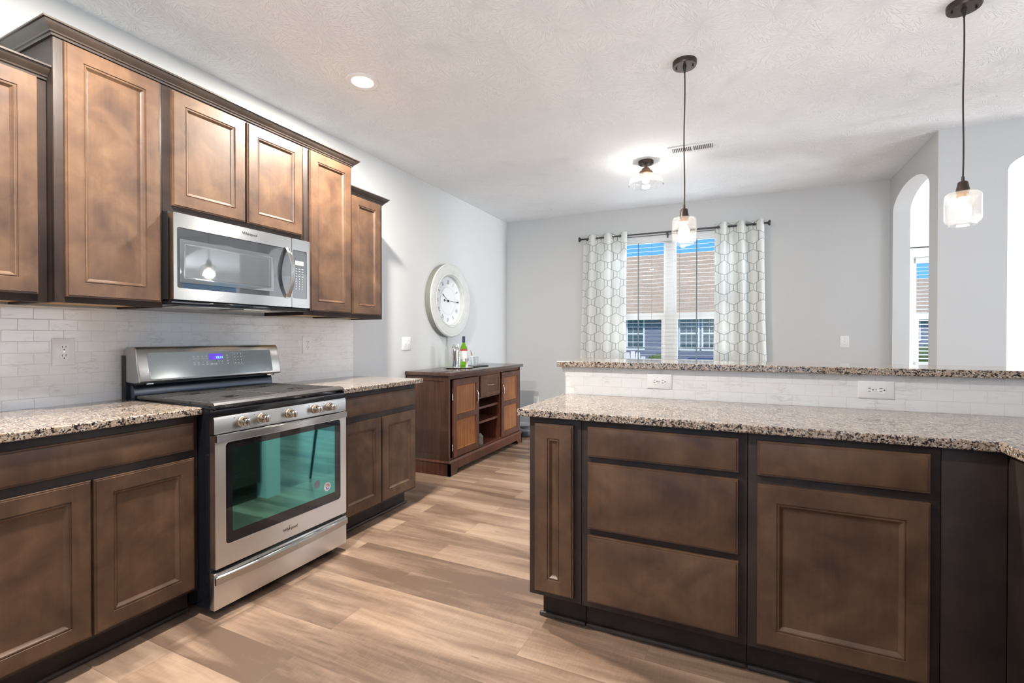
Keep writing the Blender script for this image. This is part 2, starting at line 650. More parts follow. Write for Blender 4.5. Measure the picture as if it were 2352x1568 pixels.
def shingle_mat():
    m = N('roof_shingles')
    p = m.pos()
    br = m.n('TexBrick', {'Vector': p, 'Color1': (.34, .235, .145, 1), 'Color2': (.50, .35, .22, 1), 'Mortar': (.22, .18, .14, 1), 'Scale': 1, 'Mortar Size': .012,
                          'Brick Width': .32, 'Row Height': .13}, offset=.4)
    n = m.noise(p, 9, 3)
    c = m.mix(n, br.outputs[0], (.50, .37, .25))
    m.set(Base_Color=c, Roughness=.9, Specular_IOR_Level=.1)
    return m.m


def grass_mat():
    m = N('lawn_grass')
    n = m.noise(m.pos(), 6, 5)
    m.set(Base_Color=m.ramp(n, [(.3, (.10, .16, .03)), (.7, (.30, .36, .09))]), Roughness=.9)
    m.bump(m.noise(m.pos(), 60, 2), .6, .03)
    return m.m


def leaf_mat():
    m = N('shrub_leaves')
    n = m.noise(m.pos(), 25, 4)
    m.set(Base_Color=m.ramp(n, [(.3, (.03, .06, .015)), (.7, (.16, .22, .06))]), Roughness=.8)
    m.bump(n, 1, .05)
    return m.m


def oven_window():
    """mirror-coated tinted glass: teal sheen, dim view inside"""
    m = N('coated_oven_glass')
    m.t.nodes.remove(m.b)
    tr = m.n('BsdfTransparent', {'Color': (.36, .38, .52, 1)}).outputs[0]
    gl = m.n('BsdfGlossy', {'Color': (.30, .92, .86, 1), 'Roughness': .03}).outputs[0]
    f = m.math('MULTIPLY', schlick(m, 2.1), 3.3, clamp=True)
    sh = m.n('MixShader', {0: f, 1: tr, 2: gl}).outputs[0]
    m.t.links.new(sh, m.out.inputs[0])
    return m.m


def wood_v(name, lo, mid, hi, rough=.32, along='z'):
    m = N(name)
    sc = {'z': (45, 45, 2.2), 'y': (45, 2.2, 45), 'x': (2.2, 45, 45)}[along]
    g = m.noise(m.obj(sc), 1.0, 4, .6, .4)
    b = m.noise(m.obj(), 3.5, 2)
    f = m.math('ADD', m.math('MULTIPLY', g, .6), m.math('MULTIPLY', b, .4))
    c = m.ramp(f, [(.34, lo), (.5, mid), (.66, hi)])
    m.set(Base_Color=c, Roughness=rough, Coat_Weight=.06, Coat_Roughness=.15)
    return m.m


M = {}
M['wall'] = wall_paint('grey_wall_paint', (.60, .61, .61))
M['white_wall'] = wall_paint('white_wall_paint', (.80, .80, .79))
M['trim'] = plain('white_trim_paint', (.80, .80, .78), .35)
M['ceiling'] = ceiling_mat()
M['floor'] = floor_mat()
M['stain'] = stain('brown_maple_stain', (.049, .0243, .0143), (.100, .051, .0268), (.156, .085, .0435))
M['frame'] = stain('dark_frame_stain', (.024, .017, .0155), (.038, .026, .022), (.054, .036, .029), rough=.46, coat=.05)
M['crown'] = stain('crown_stain', (.032, .023, .019), (.047, .034, .026), (.065, .047, .035), coat=.3)
M['raw_wood'] = plain('raw_maple_ply', (.62, .40, .17), .5, vary=.15)
M['granite'] = granite('speckled_granite')
M['tile_left'] = tile('marble_tile_range_wall', 'y', -.354, .908)
M['tile_pen'] = tile('marble_tile_peninsula', 'x', 2.011, .9125)
M['steel'] = steel('brushed_steel', (900, 12, 900))
M['steel_v'] = steel('brushed_steel_panel', (900, 12, 900), .33, (.76, .765, .77))
M['chrome'] = plain('polished_steel', (.75, .74, .72), .10, 1)
M['knob'] = plain('satin_nickel', (.52, .44, .36), .22, 1)
M['black_enamel'] = plain('black_enamel', (.010, .011, .014), .10, 0, .6)
M['splash'] = plain('dark_polished_steel', (.075, .09, .115), .24, .75)
M['black'] = plain('matte_black', (.014, .014, .015), .45)
M['iron'] = plain('cast_iron', (.042, .040, .040), .42, 0, .5, vary=.2, vscale=40)
M['black_glass'] = plain('black_glass', (.012, .013, .017), .03, 0, .8)
M['mw_glass'] = plain('dark_microwave_glass', (.030, .034, .040), .04, 0, 1.0, Coat_Weight=.6, Coat_Roughness=.02)
M['mw_screen'] = plain('perforated_microwave_screen', (.075, .085, .095), .035, 0, 1.0)
M['panel_glass'] = plain('range_display_glass', (.30, .35, .37), .12, .65, 1.0)
M['oven_glass'] = oven_window()
M['print'] = plain('pale_print', (.72, .76, .78), .5)
M['lcd'] = emit('blue_display', (.10, .04, .55), .75)
M['digits'] = emit('cyan_digits', (.10, .55, 1.0), 2.2)
M['white_plastic'] = plain('white_plastic', (.80, .80, .79), .22)
M['slot'] = plain('socket_slot', (.02, .02, .02), .5)
M['bronze'] = plain('dark_bronze', (.060, .042, .034), .35, .6)
M['bronze_light'] = plain('warm_bronze', (.20, .115, .07), .3, .7)
M['rod'] = plain('dark_rod_metal', (.055, .056, .062), .35, .6)
M['cord'] = plain('braided_cord', (.045, .030, .026), .7)
M['seeded'] = thin_glass('seeded_glass', (1, 1, 1), .02, True, 1.5, .012, 1.3)
M['flared'] = thin_glass('flared_shade_glass', (1, 1, 1), .03, False, 1.5, .03, 2.2)
M['clear'] = thin_glass('clear_glass', (.99, 1, .99), .0, False, 1.5)
M['pane'] = thin_glass('window_pane', (1, 1, 1), 0, False, 1.25)
M['crystal'] = thin_glass('cut_crystal', (.93, .95, .95), .03, True, 1.6, .10, 2.2)
M['green_glass'] = thin_glass('green_bottle_glass', (.50, .80, .10), 0, False, 1.5)
M['bulb'] = emit('lit_bulb', (1, .80, .52), 14)
M['lens'] = emit('lit_lens', (1, .88, .70), 9)
M['curtain'] = curtain_mat()
M['blind'] = plain('white_blind_slat', (.74, .76, .76), .4)
M['tape'] = plain('grey_ladder_tape', (.20, .25, .28), .7)
M['clock_frame'] = plain('distressed_white_frame', (.60, .61, .59), .5, vary=.12, vscale=14)
M['clock_side'] = plain('grey_green_clock_side', (.22, .23, .205), .6)
M['clock_face'] = plain('pale_clock_face', (.74, .77, .78), .5)
M['clock_ink'] = plain('faded_clock_ink', (.07, .10, .11), .6)
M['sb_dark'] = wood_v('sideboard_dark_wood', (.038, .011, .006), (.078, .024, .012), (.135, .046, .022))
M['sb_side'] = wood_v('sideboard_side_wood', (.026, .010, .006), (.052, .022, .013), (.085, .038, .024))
M['sb_panel'] = wood_v('sideboard_orange_panel', (.10, .032, .009), (.23, .078, .019), (.38, .145, .038))
M['sb_top'] = wood_v('sideboard_top_wood', (.045, .026, .020), (.07, .042, .033), (.10, .062, .048), .14, 'y')
M['siding'] = siding_mat()
M['roof'] = shingle_mat()
M['grass'] = grass_mat()
M['leaf'] = leaf_mat()
M['concrete'] = plain('patio_concrete', (.42, .41, .39), .9, vary=.1)
M['resin'] = plain('pale_resin', (.62, .59, .57), .5)
M['navy'] = plain('navy_cover', (.02, .03, .07), .6)
M['house_glass'] = plain('house_window_glass', (.06, .085, .085), .08, 0, .8)
M['house_white'] = plain('house_white_vinyl', (.75, .77, .78), .5)
M['fabric'] = plain('grey_chair_fabric', (.30, .30, .33), .85, vary=.1, vscale=40)
M['chair_metal'] = plain('dark_chair_metal', (.05, .052, .055), .35, .7)
M['robot'] = plain('robot_dark_plastic', (.025, .03, .035), .3)
M['robot_top'] = plain('robot_grey_top', (.16, .165, .16), .4)
M['label_white'] = plain('paper_label', (.70, .70, .68), .6)
M['label_red'] = plain('red_print', (.45, .05, .04), .5)
M['label_blue'] = plain('blue_print', (.06, .13, .42), .5)
M['copper'] = plain('copper_brown', (.42, .17, .07), .3, .5)
M['ledge'] = plain('vent_white', (.78, .78, .77), .4)
M['vent_dark'] = plain('vent_recess', (.10, .10, .10), .8)
M['oven_in'] = plain('oven_cavity', (.05, .055, .09), .5)
M['rack'] = plain('oven_rack_wire', (.75, .68, .58), .25, 1)

# ------------------------------------------------------------------ room shell
H = 2.7326
YF = 4.4055
T = .13
mb = MB()
mb.prism([(-.15, -4.15), (9.25, -4.15), (9.25, 7.14), (4.08, 7.14), (4.08, 4.55), (-.15, 4.55)], PZ(0), -.10, 0)
struct('floor', mb, M['floor'], tri=True)
mb = MB()
mb.prism([(-.15, -4.15), (9.25, -4.15), (9.25, 7.14), (4.08, 7.14), (4.08, 4.55), (-.15, 4.55)], PZ(0), H, H + .12)
struct('ceiling', mb, M['ceiling'], tri=True)
struct('wall_left', MB().box(-.14, 0, -4.15, 4.55, 0, H), M['wall'])
WX0, WX1, WZ0, WZ1 = 1.33, 2.77, .93, 2.40
mb = MB()
mb.box(0, WX0, YF, 4.55, 0, H).box(WX1, 4.08, YF, 4.55, 0, H).box(WX0, WX1, YF, 4.55, 0, WZ0).box(WX0, WX1, YF, 4.55, WZ1, H)
struct('wall_far', mb, M['wall'])


def arch_loop(a0, a1, w0, w1, spring, rise, n=20):
    """wall elevation with a segmental-arch opening"""
    c = (a0 + a1) / 2
    hw = (a1 - a0) / 2
    arc = [(c - hw * cos(pi * i / n), spring + rise * sin(pi * i / n)) for i in range(n + 1)]
    return [(w0, 0), (a0, 0)] + arc + [(a1, 0), (w1, 0), (w1, H), (w0, H)]


mb = MB()
mb.prism(arch_loop(3.375, 4.31, 3.33, 4.55, 2.385, .175), PX(4.08), 0, T)
struct('wall_right_arch', mb, M['wall'], tri=True)
mb = MB()
mb.prism(arch_loop(4.46, 6.0, 4.08, 9.25, 2.385, .20), lambda u, v, d: (u, 3.20 + d, v), 0, T)
struct('wall_facing_arch', mb, M['wall'], tri=True)
# the next room beyond the arches
mb = MB()
W2 = (4.95, 5.86, .84, 2.32)
mb.box(4.08, W2[0], 7.0, 7.14, 0, H).box(W2[1], 9.25, 7.0, 7.14, 0, H).box(W2[0], W2[1], 7.0, 7.14, 0, W2[2]).box(W2[0], W2[1], 7.0, 7.14, W2[3], H)
struct('wall_next_room_far', mb, M['white_wall'])
struct('wall_next_room_left', MB().box(4.08, 4.21, 4.55, 7.0, 0, H), M['white_wall'])
mb = MB()
mb.box(9.12, 9.25, 3.33, 3.7, 0, H).box(9.12, 9.25, 6.5, 7.0, 0, H).box(9.12, 9.25, 3.7, 6.5, 0, .4).box(9.12, 9.25, 3.7, 6.5, 2.55, H)
struct('wall_next_room_right', mb, M['white_wall'])
# kitchen enclosure behind and beside the camera, with openings made up for the fill lamps
mb = MB()
mb.box(6.2, 6.33, -4.15, .1, 0, H).box(6.2, 6.33, 2.5, 3.2, 0, H).box(6.2, 6.33, .1, 2.5, 2.4, H)
struct('wall_right', mb, M['wall'])
mb = MB()
mb.box(0, 1.05, -4.15, -4.02, 0, H).box(3.75, 6.33, -4.15, -4.02, 0, H).box(1.05, 3.75, -4.15, -4.02, 0, .65).box(1.05, 3.75, -4.15, -4.02, 2.25, H)
struct('wall_back', mb, M['wall'])


def baseboard(name, mb):
    struct(name, mb, M['trim'])


def bb(mb, x0, x1, y0, y1, nx, ny):
    """skirting strip with a stepped top; (nx,ny) points into the room"""
    t = .014
    if ny:
        mb.box(x0, x1, y0, y0 + ny * t, 0, .098, .003).box(x0, x1, y0, y0 + ny * t * .6, .098, .118, .003)
    else:
        mb.box(x0, x0 + nx * t, y0, y1, 0, .098, .003).box(x0, x0 + nx * t * .6, y0, y1, .098, .118, .003)
    return mb


baseboard('baseboard_far', bb(MB(), 0.015, 4.065, YF, YF, 0, -1))
baseboard('baseboard_left', bb(MB(), 0, 0, 1.66, YF, 1, 0))
baseboard('baseboard_right', bb(MB(), 4.08, 4.08, 4.31, YF, -1, 0))
baseboard('baseboard_facing', bb(MB(), 4.08, 4.46, 3.20, 3.20, 0, -1))
baseboard('baseboard_next_room', bb(MB(), 4.22, 9.1, 7.0, 7.0, 0, -1))

# ------------------------------------------------------------------ window_1 with sashes
GY = 4.50


def window_unit(name, x0, x1, z0, z1, yw, mull, rail_z, sash_lo=.045, screens=True):
    """double-hung unit(s); yw = y of the sash plane"""
    w = part(name, MB().ring(rrect(x0, x1, z0, z1, .001, 1), rrect(x0 + .035, x1 - .035, z0 + .035, z1 - .035, .001, 1), PY(yw + .03), -.02, .045), M['trim'])
    w['kind'] = 'structure'
    cols = [(x0 + .035, x1 - .035)]
    if mull:
        c = (x0 + x1) / 2
        cols = [(x0 + .035, c - .045), (c + .045, x1 - .035)]
        part('mullion', MB().box(c - .045, c + .045, yw - .02, yw + .045, z0 + .035, z1 - .035, .004), M['trim'], w)
    for a, b in cols:
        lo, hi = sash_lo, .024
        part('sash', MB().ring(rrect(a, b, rail_z - .02, z1 - .035, .001, 1), rrect(a + hi, b - hi, rail_z + .03, z1 - .035 - .028, .001, 1), PY(yw + .03), -.01, .015), M['trim'], w)
        s2 = part('sash', MB().ring(rrect(a, b, z0 + .035, rail_z + .025, .001, 1), rrect(a + lo, b - lo, z0 + .035 + .004, rail_z - .045, .001, 1), PY(yw), -.012, .02), M['trim'], w)
        part('glass_pane', MB().box(a + hi, b - hi, yw + .026, yw + .030, rail_z + .03, z1 - .063), M['pane'], w)
        part('glass_pane', MB().box(a + lo, b - lo, yw - .002, yw + .002, z0 + .039, rail_z - .045), M['pane'], w)
        if screens:
            part('screen_bar', MB().box(a + lo, b - lo, yw + .05, yw + .056, 1.088, 1.104), M['tape'], w)
    part('window_sill', MB().box(x0 - .02, x1 + .02, YF - .03 if yw < 5 else 6.975, yw + .03, z0 - .022, z0 + .004, .004), M['trim'], w)
    return w


window_unit('window_1', WX0, WX1, WZ0, WZ1, GY, True, 1.475)
window_unit('window_2', W2[0], W2[1], W2[2], W2[3], 7.09, False, 1.52, screens=False)


def blind(name, label, x0, x1, y, z0, z1, pitch, tilt, tapes, cords, wide=.05):
    t = thing(name, label, 'blind', ((x0 + x1) / 2, y, z0))
    part('headrail', MB().box(x0, x1, y - .03, y + .03, z1 - .075, z1, .004), M['blind'], t)
    m = MB()
    z = z0 + .03
    while z < z1 - .08:
        a = radians(tilt)
        hw = wide / 2
        n = 5
        vs, fs = [], []
        for s in (0, 1):
            for k in range(n):
                q = -1 + 2 * k / (n - 1)
                dy = q * hw * cos(a)
                dz = q * hw * sin(a) + .0010 * (1 - q * q) + (s - .5) * .0014
                for xx in (x0 + .006, x1 - .006):
                    vs.append((xx, y + dy, z + dz))
        for k in range(n - 1):
            fs.append((2 * k, 2 * k + 1, 2 * k + 3, 2 * k + 2))
            b = 2 * n
            fs.append((b + 2 * k, b + 2 * k + 2, b + 2 * k + 3, b + 2 * k + 1))
        b = 2 * n
        fs += [(0, b, b + 1, 1), (2 * n - 2, 2 * n - 1, b + 2 * n - 1, b + 2 * n - 2)]
        fs.append([2 * k for k in range(n)] + [b + 2 * k for k in reversed(range(n))])
        fs.append([2 * k + 1 for k in range(n)] + [b + 2 * k + 1 for k in reversed(range(n))])
        m.add(vs, fs)
        z += pitch
    part('slats', m, M['blind'], t)
    part('bottom_rail', MB().box(x0, x1, y - .025, y + .025, z0, z0 + .018, .004), M['blind'], t)
    for x in tapes:
        part('ladder_tape', MB().box(x - .006, x + .006, y - wide / 2 - .003, y - wide / 2 - .001, z0 + .018, z1 - .075), M['tape'], t)
    for x in cords:
        part('lift_cord', MB().tube([(x, y - wide / 2 - .002, z1 - .075), (x, y - wide / 2 - .002, z0 + .018)], .0016, 6), M['tape'], t)
    return t


blind('window_blind', 'white horizontal slat blind, slats open, in the window between the patterned curtains', WX0 + .006, WX1 - .006, 4.440, .940, 2.395, .0463, 0,
      (1.705, 2.345), (1.858, 2.165), .020)
blind('window_blind', 'white slat blind on the narrow window seen through the arch', W2[0] + .03, W2[1] - .03, 7.02, .85, 2.31, .052, 14, (5.30, 5.7), ())
t = thing('curtain_rod', 'thin dark curtain rod above the window seen through the arch', 'curtain rod', (5.3, 6.94, 2.44))
part('rod', MB().tube([(4.83, 6.93, 2.44), (5.80, 6.93, 2.44)], .009, 10), M['rod'], t)
for x in (4.86, 5.77):
    part('bracket', MB().box(x - .006, x + .006, 6.925, 7.0, 2.42, 2.434).box(x - .006, x + .006, 6.992, 7.0, 2.39, 2.45), M['rod'], t)

# ------------------------------------------------------------------ curtains and rod
ROD_Y, ROD_Z = YF - .09, 2.404


def curtain(name, label, x0, x1, flare0, flare1, folds, ph, u0):
    t = thing(name, label, 'curtain', ((x0 + x1) / 2, ROD_Y, 0.03), 'patterned curtains of the far window')
    nx, nz = 84, 40
    mb = MB()
    uvs = []
    z_top, z_bot = 2.447, .03
    arc = 0
    prev = None
    us = []
    for i in range(nx + 1):
        s = i / nx
        px_ = x0 + (x1 - x0) * s
        py_ = .034 * sin(2 * pi * folds * s + ph)
        if prev:
            arc += math.hypot(px_ - prev[0], py_ - prev[1])
        prev = (px_, py_)
        us.append(arc + u0)
    for j in range(nz + 1):
        q = j / nz
        z = z_top + (z_bot - z_top) * q
        for i in range(nx + 1):
            s = i / nx
            xa = x0 + (x1 - x0) * s
            xb = (x0 - flare0) + (x1 + flare1 - x0 + flare0) * s
            x = xa + (xb - xa) * q + .004 * sin(7 * q + 9 * s)
            amp = .034 * (1 - .25 * q) + .004 * sin(5 * q + 11 * s)
            y = ROD_Y + amp * sin(2 * pi * folds * s + ph + .35 * q * sin(6 * s))
            mb.v.append((x, y, z + .004 * sin(2 * pi * folds * s * 2 + 1) * (1 - q)))
            uvs.append((us[i], z))
    for j in range(nz):
        for i in range(nx):
            a = j * (nx + 1) + i
            mb.f.append((a, a + 1, a + nx + 2, a + nx + 1))
    mb.uv = uvs
    c = part('fabric_panel', mb, M['curtain'], t, smooth=80)
    md = c.modifiers.new('thickness', 'SOLIDIFY')
    md.thickness = .002
    # grommets where the cloth crosses the rod
    k = 0
    for i in range(1, int(2 * folds) + 2):
        s = (i * pi - ph) / (2 * pi * folds)
        if 0.02 < s < .98:
            xg = x0 + (x1 - x0) * s
            ang = math.atan2(.034 * 2 * pi * folds * cos(2 * pi * folds * s + ph), (x1 - x0))
            pts = []
            for q in range(20):
                a = 2 * pi * q / 20
                pts.append((xg + .022 * cos(a) * cos(ang), ROD_Y + .022 * cos(a) * sin(ang), ROD_Z + .022 * sin(a)))
            part('grommet', MB().tube(pts, .004, 6, True), M['chrome'], t)
    return t


curtain('curtain', 'white curtain with grey trellis pattern on the left side of the window', 1.065, 1.598, .055, -.012, 2.75, .9, .02)
curtain('curtain', 'white curtain with grey trellis pattern on the right side of the window', 2.530, 3.005, .004, .040, 2.75, 1.4, .05)
t = thing('curtain_rod', 'dark metal curtain rod with knob ends holding the patterned curtains', 'curtain rod', (2.04, ROD_Y, ROD_Z))
part('rod', MB().tube([(1.05, ROD_Y, ROD_Z), (2.04, ROD_Y, ROD_Z)], .0085, 12).tube([(2.03, ROD_Y, ROD_Z), (3.03, ROD_Y, ROD_Z)], .0105, 12), M['rod'], t)
for sx, x in ((-1, 1.05), (1, 3.03)):
    part('finial', MB().lathe([(.010, 0), (.012, sx * .008), (.016, sx * .010), (.028, sx * .022), (.030, sx * .028), (.026, sx * .034), (.004, sx * .040)], (x, ROD_Y, ROD_Z), 'x', 20), M['rod'], t)
for x in (1.12, 2.037, 2.965):
    part('bracket', MB().box(x - .008, x + .008, YF - .006, YF, ROD_Z - .05, ROD_Z + .02).box(x - .006, x + .006, ROD_Y - .004, YF - .004, ROD_Z - .022, ROD_Z - .012).box(x - .006, x + .006, ROD_Y - .014, ROD_Y - .010, ROD_Z - .022, ROD_Z + .006), M['rod'], t)

# ------------------------------------------------------------------ cabinets
DOOR = [(0, 0.0), (0, .013), (.0015, .0155), (.006, .0155), (.0075, .0195), (.058, .020), (.0595, .0165), (.0625, .0165), (.064, .0185), (.0675, .0175), (.071, .0135), (.076, .0095), (.0775, .0085)]
SLAB = [(0, 0.0), (0, .012), (.0015, .0145), (.007, .0145), (.0085, .0185), (.012, .0195)]


def front(kind, rect, mp, parent):
    name = 'door' if kind.startswith('door') else 'drawer_front'
    return part(name, MB().rings(rect, DOOR if kind == 'door' else (DOOR if kind == 'narrow' else SLAB), mp), M['stain'], parent, smooth=25)


def cabinet(name, label, cat, mp, u0, u1, z0, z1, back, fronts, base=False, group=None, toe=.075, shoe=True, ends=(), bottom=True):
    """mp maps (u along the front, z, d outward from the face frame); back = depth behind the frame"""
    o = mp((u0 + u1) / 2, 0 if base else z0, -back / 2)
    t = thing(name, label, cat, o, group)
    if base:
        bx_ = MB()
        bxm(bx_, mp, u0 + .001, u1 - .001, z0, z1, -back, -.019)
        part('cabinet_body', bx_, M['frame'], t)
        k = MB()
        bxm(k, mp, u0 + .035 if 'l' in ends else u0 + .001, u1 - .035 if 'r' in ends else u1 - .001, 0, z0, -back, -toe)
        part('toe_kick', k, M['frame'], t)
        if shoe:
            k = MB()
            bxm(k, mp, u0 + (.020 if 'l' in ends else .001), u1 - (.020 if 'r' in ends else .001), 0, .019, -toe, -toe + .016, .006)
            part('shoe_molding', k, M['crown'], t)
    else:
        bx_ = MB()
        bxm(bx_, mp, u0 + .001, u1 - .001, z0 + .022, z1, -back, -.019)
        bxm(bx_, mp, u0 + .001, u0 + .014, z0, z0 + .022, -back, -.019)
        bxm(bx_, mp, u1 - .014, u1 - .001, z0, z0 + .022, -back, -.019)
        part('cabinet_body', bx_, M['frame'], t)
        if bottom:
            k = MB()
            bxm(k, mp, u0 + .014, u1 - .014, z0 + .010, z0 + .022, -back, -.019)
            part('underside', k, M['raw_wood'], t, 'bare light wood underside')
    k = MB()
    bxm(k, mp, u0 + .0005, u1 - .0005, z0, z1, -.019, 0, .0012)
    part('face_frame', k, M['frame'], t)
    for kind, a, b, c, d in fronts:
        front(kind, (a, b, c, d), mp, t)
    return t


XT, XS = .352, .299
ZU, ZT, ZS = 1.356, 2.392, 2.228
PT, PS = PX(XT), PX(XS)
CR = [(0, .0), (.006, .0), (.008, .008), (.013, .010), (.015, .015), (.017, .017), (.030, .029), (.035, .036), (.037, .041), (.043, .042), (.043, .049), (0, .049)]


def crown(name, x, y0, y1, z, r0, r1, parent=None, label=None):
    def path(d):
        p = []
        if r0:
            p.append((.004, y0 - d))
        p += [(x + d, y0 - (d if r0 else 0)), (x + d, y1 + (d if r1 else 0))]
        if r1:
            p.append((.004, y1 + d))
        return p
    m = MB().sweep(path, [(d, z + h) for d, h in CR])
    if parent is not None:
        return part('crown_molding', m, M['crown'], parent, smooth=20)
    return solo(name, m, M['crown'], label, 'crown molding', smooth=20)


c = cabinet('wall_cabinet', 'short brown wall cabinet at the left edge, stepped back beside the tall one', 'cabinet', PS, -.985, -.3665, ZU, ZS, .297,
            [('door', -.955, -.690, 1.385, 2.219), ('door', -.680, -.398, 1.385, 2.219)])
crown('crown_molding', XS, -.985, -.3665, 2.222, True, False, c)
cabinet('wall_cabinet', 'tall brown wall cabinet with one wide door left of the microwave', 'cabinet', PT, -.366, .0205, ZU, ZT, .35,
        [('door', -.3365, .006, 1.379, 2.376)])
cabinet('wall_cabinet', 'brown two-door wall cabinet above the microwave', 'cabinet', PT, .0215, .8135, 1.800, ZT, .35,
        [('door', .057, .424, 1.833, 2.373), ('door', .436, .795, 1.833, 2.373)], bottom=False)
cabinet('wall_cabinet', 'tall brown wall cabinet with one narrow door right of the microwave', 'cabinet', PT, .8145, 1.2180, ZU, ZT, .35,
        [('door', .850, 1.199, 1.383, 2.376)])
c = cabinet('wall_cabinet', 'short brown wall cabinet at the right end, nearest the clock', 'cabinet', PS, 1.2185, 1.592, ZU, ZS, .297,
            [('door', 1.268, 1.563, 1.384, 2.217)])
crown('crown_molding', XS, 1.2185, 1.592, 2.222, False, True, c)
crown('crown_molding', XT, -.366, 1.2180, 2.385, True, True, None, 'dark brown crown molding along the top of the three tall wall cabinets')

PB = PX(.61)
cabinet('base_cabinet', 'brown base cabinet with one wide drawer over two doors left of the range', 'cabinet', PB, -.760, .0155, .114, .8835, .607,
        [('drawer', -.735, -.0075, .731, .851), ('door', -.735, -.3735, .129, .698), ('door', -.3655, -.0065, .129, .698)], True, ends='')
cabinet('base_cabinet', 'brown base cabinet with drawer and two doors between the range and the sideboard', 'cabinet', PB, .800, 1.592, .114, .8835, .607,
        [('drawer', .832, 1.571, .731, .849), ('door', .832, 1.200, .129, .694), ('door', 1.209, 1.568, .129, .694)], True, ends='r')


def counter(name, label, loop, z0=.884, z1=.914):
    m = MB()
    inset = .004
    m.prism(loop, PZ(0), z0, z1)
    o = solo(name, m, M['granite'], label, 'countertop', smooth=0, tri=False)
    b = o.modifiers.new('eased', 'BEVEL')
    b.width = .004
    b.segments = 2
    b.limit_method = 'ANGLE'
    return o


counter('countertop', 'speckled granite countertop left of the range', [(.003, -1.2), (.650, -1.2), (.650, .0145), (.003, .0145)])
counter('countertop', 'speckled granite countertop between the range and the sideboard', [(.003, .7885), (.650, .7885), (.650, 1.634), (.003, 1.634)])
solo('tile_backsplash', MB().box(.0005, .009, -1.2, 1.594, .914, 1.3555), M['tile_left'], 'white marble subway tile backsplash behind the range', 'backsplash')

# peninsula cabinets
PP = PY(.588)
cabinet('base_cabinet', 'narrow pull-out base cabinet at the free end of the peninsula', 'cabinet', PP, 1.949, 2.179, .126, .8835, .575,
        [('narrow', 1.978, 2.149, .149, .857)], True, ends='l')
cabinet('base_cabinet', 'peninsula base cabinet with a stack of three drawers', 'cabinet', PP, 2.180, 2.786, .126, .8835, .575,
        [('drawer', 2.207, 2.758, .739, .860), ('drawer', 2.207, 2.757, .448, .715), ('drawer', 2.207, 2.758, .153, .422)], True)
cabinet('base_cabinet', 'peninsula base cabinet with one drawer above a large square door', 'cabinet', PP, 2.787, 3.318, .126, .8835, .575,
        [('drawer', 2.816, 3.290, .738, .859), ('door', 2.817, 3.291, .148, .708)], True)
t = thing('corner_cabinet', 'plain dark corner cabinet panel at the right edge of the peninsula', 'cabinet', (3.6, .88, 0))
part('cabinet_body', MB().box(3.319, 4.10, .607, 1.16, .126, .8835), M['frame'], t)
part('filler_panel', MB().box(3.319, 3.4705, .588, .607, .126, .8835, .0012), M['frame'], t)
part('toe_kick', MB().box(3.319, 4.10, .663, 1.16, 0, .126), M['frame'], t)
t = thing('base_cabinet', 'dark base cabinet run turning toward the camera at the right edge', 'cabinet', (3.8, -.4, 0))
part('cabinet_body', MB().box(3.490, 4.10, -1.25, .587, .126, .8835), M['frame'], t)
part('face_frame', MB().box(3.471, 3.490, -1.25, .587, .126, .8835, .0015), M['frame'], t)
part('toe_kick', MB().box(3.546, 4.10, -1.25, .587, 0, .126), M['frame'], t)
for a, b in ((-1.20, -.78), (-.77, -.36)):
    part('door', MB().rings((a, b, .149, .857), DOOR, PMX(3.471)), M['stain'], t, smooth=25)
counter('countertop', 'speckled granite L-shaped countertop of the peninsula, lower tier',
        [(1.901, .560), (3.445, .560), (3.445, -1.28), (4.12, -1.28), (4.12, 1.1765), (1.901, 1.1765)])
solo('tile_backsplash', MB().box(1.910, 4.6, 1.178, 1.187, .914, 1.0610), M['tile_pen'], 'white marble subway tile strip under the raised bar', 'backsplash')
struct('wall_peninsula', MB().box(1.914, 4.6, 1.1875, 1.31, 0, 1.0610), M['wall'])
m = MB()
m.sweep(lambda d: [(1.914 - d, 1.1875), (1.914 - d, 1.31 + d), (4.6, 1.31 + d)], [(0, 1.006), (.008, 1.006), (.010, 1.018), (.014, 1.022), (.018, 1.030), (.026, 1.043), (.028, 1.046), (.028, 1.0608), (0, 1.0608)])
struct('trim_1', m, M['trim'], smooth=20)
counter('bar_top', 'speckled granite raised bar top along the peninsula', [(1.869, 1.146), (4.62, 1.146), (4.62, 1.525), (1.869, 1.525)], 1.0614, 1.0914)

# ------------------------------------------------------------------ range
XR = .725
t = thing('gas_range', 'stainless steel gas range with black cooktop between the granite counters', 'range', (.38, .40, 0))
m = MB()
Y0, Y1 = .018, .783
m.box(.045, .690, Y0, Y0 + .02, .035, .905).box(.045, .690, Y1 - .02, Y1, .035, .905).box(.045, .07, Y0 + .02, Y1 - .02, .035, .905)
m.box(.07, .690, Y0 + .02, Y1 - .02, .035, .235).box(.07, .690, Y0 + .02, Y1 - .02, .80, .905)
part('range_body', m, M['black_enamel'], t)
m = MB()
m.box(.0705, .60, .0385, .0435, .2355, .7995).box(.0705, .60, .7575, .7625, .2355, .7995).box(.0705, .0755, .0435, .7575, .2355, .7995).box(.0755, .60, .0435, .7575, .2355, .2395)
part('oven_cavity', m, M['oven_in'], t)
for z in (.405, .555):
    m = MB()
    m.tube([(.10, .048, z), (.60, .048, z), (.60, .753, z), (.10, .753, z)], .0035, 6, True)
    for k in range(9):
        x = .14 + k * .054
        m.tube([(x, .048, z), (x, .753, z)], .002, 5)
    for y in (.25, .55):
        m.tube([(.10, y, z - .004), (.60, y, z - .004)], .003, 5)
    part('oven_rack', m, M['rack'], t)
for y in (.07, .72):
    for x in (.12, .64):
        part('foot', MB().cyl((x, y, 0), (x, y, .036), .016, 10), M['black'], t)
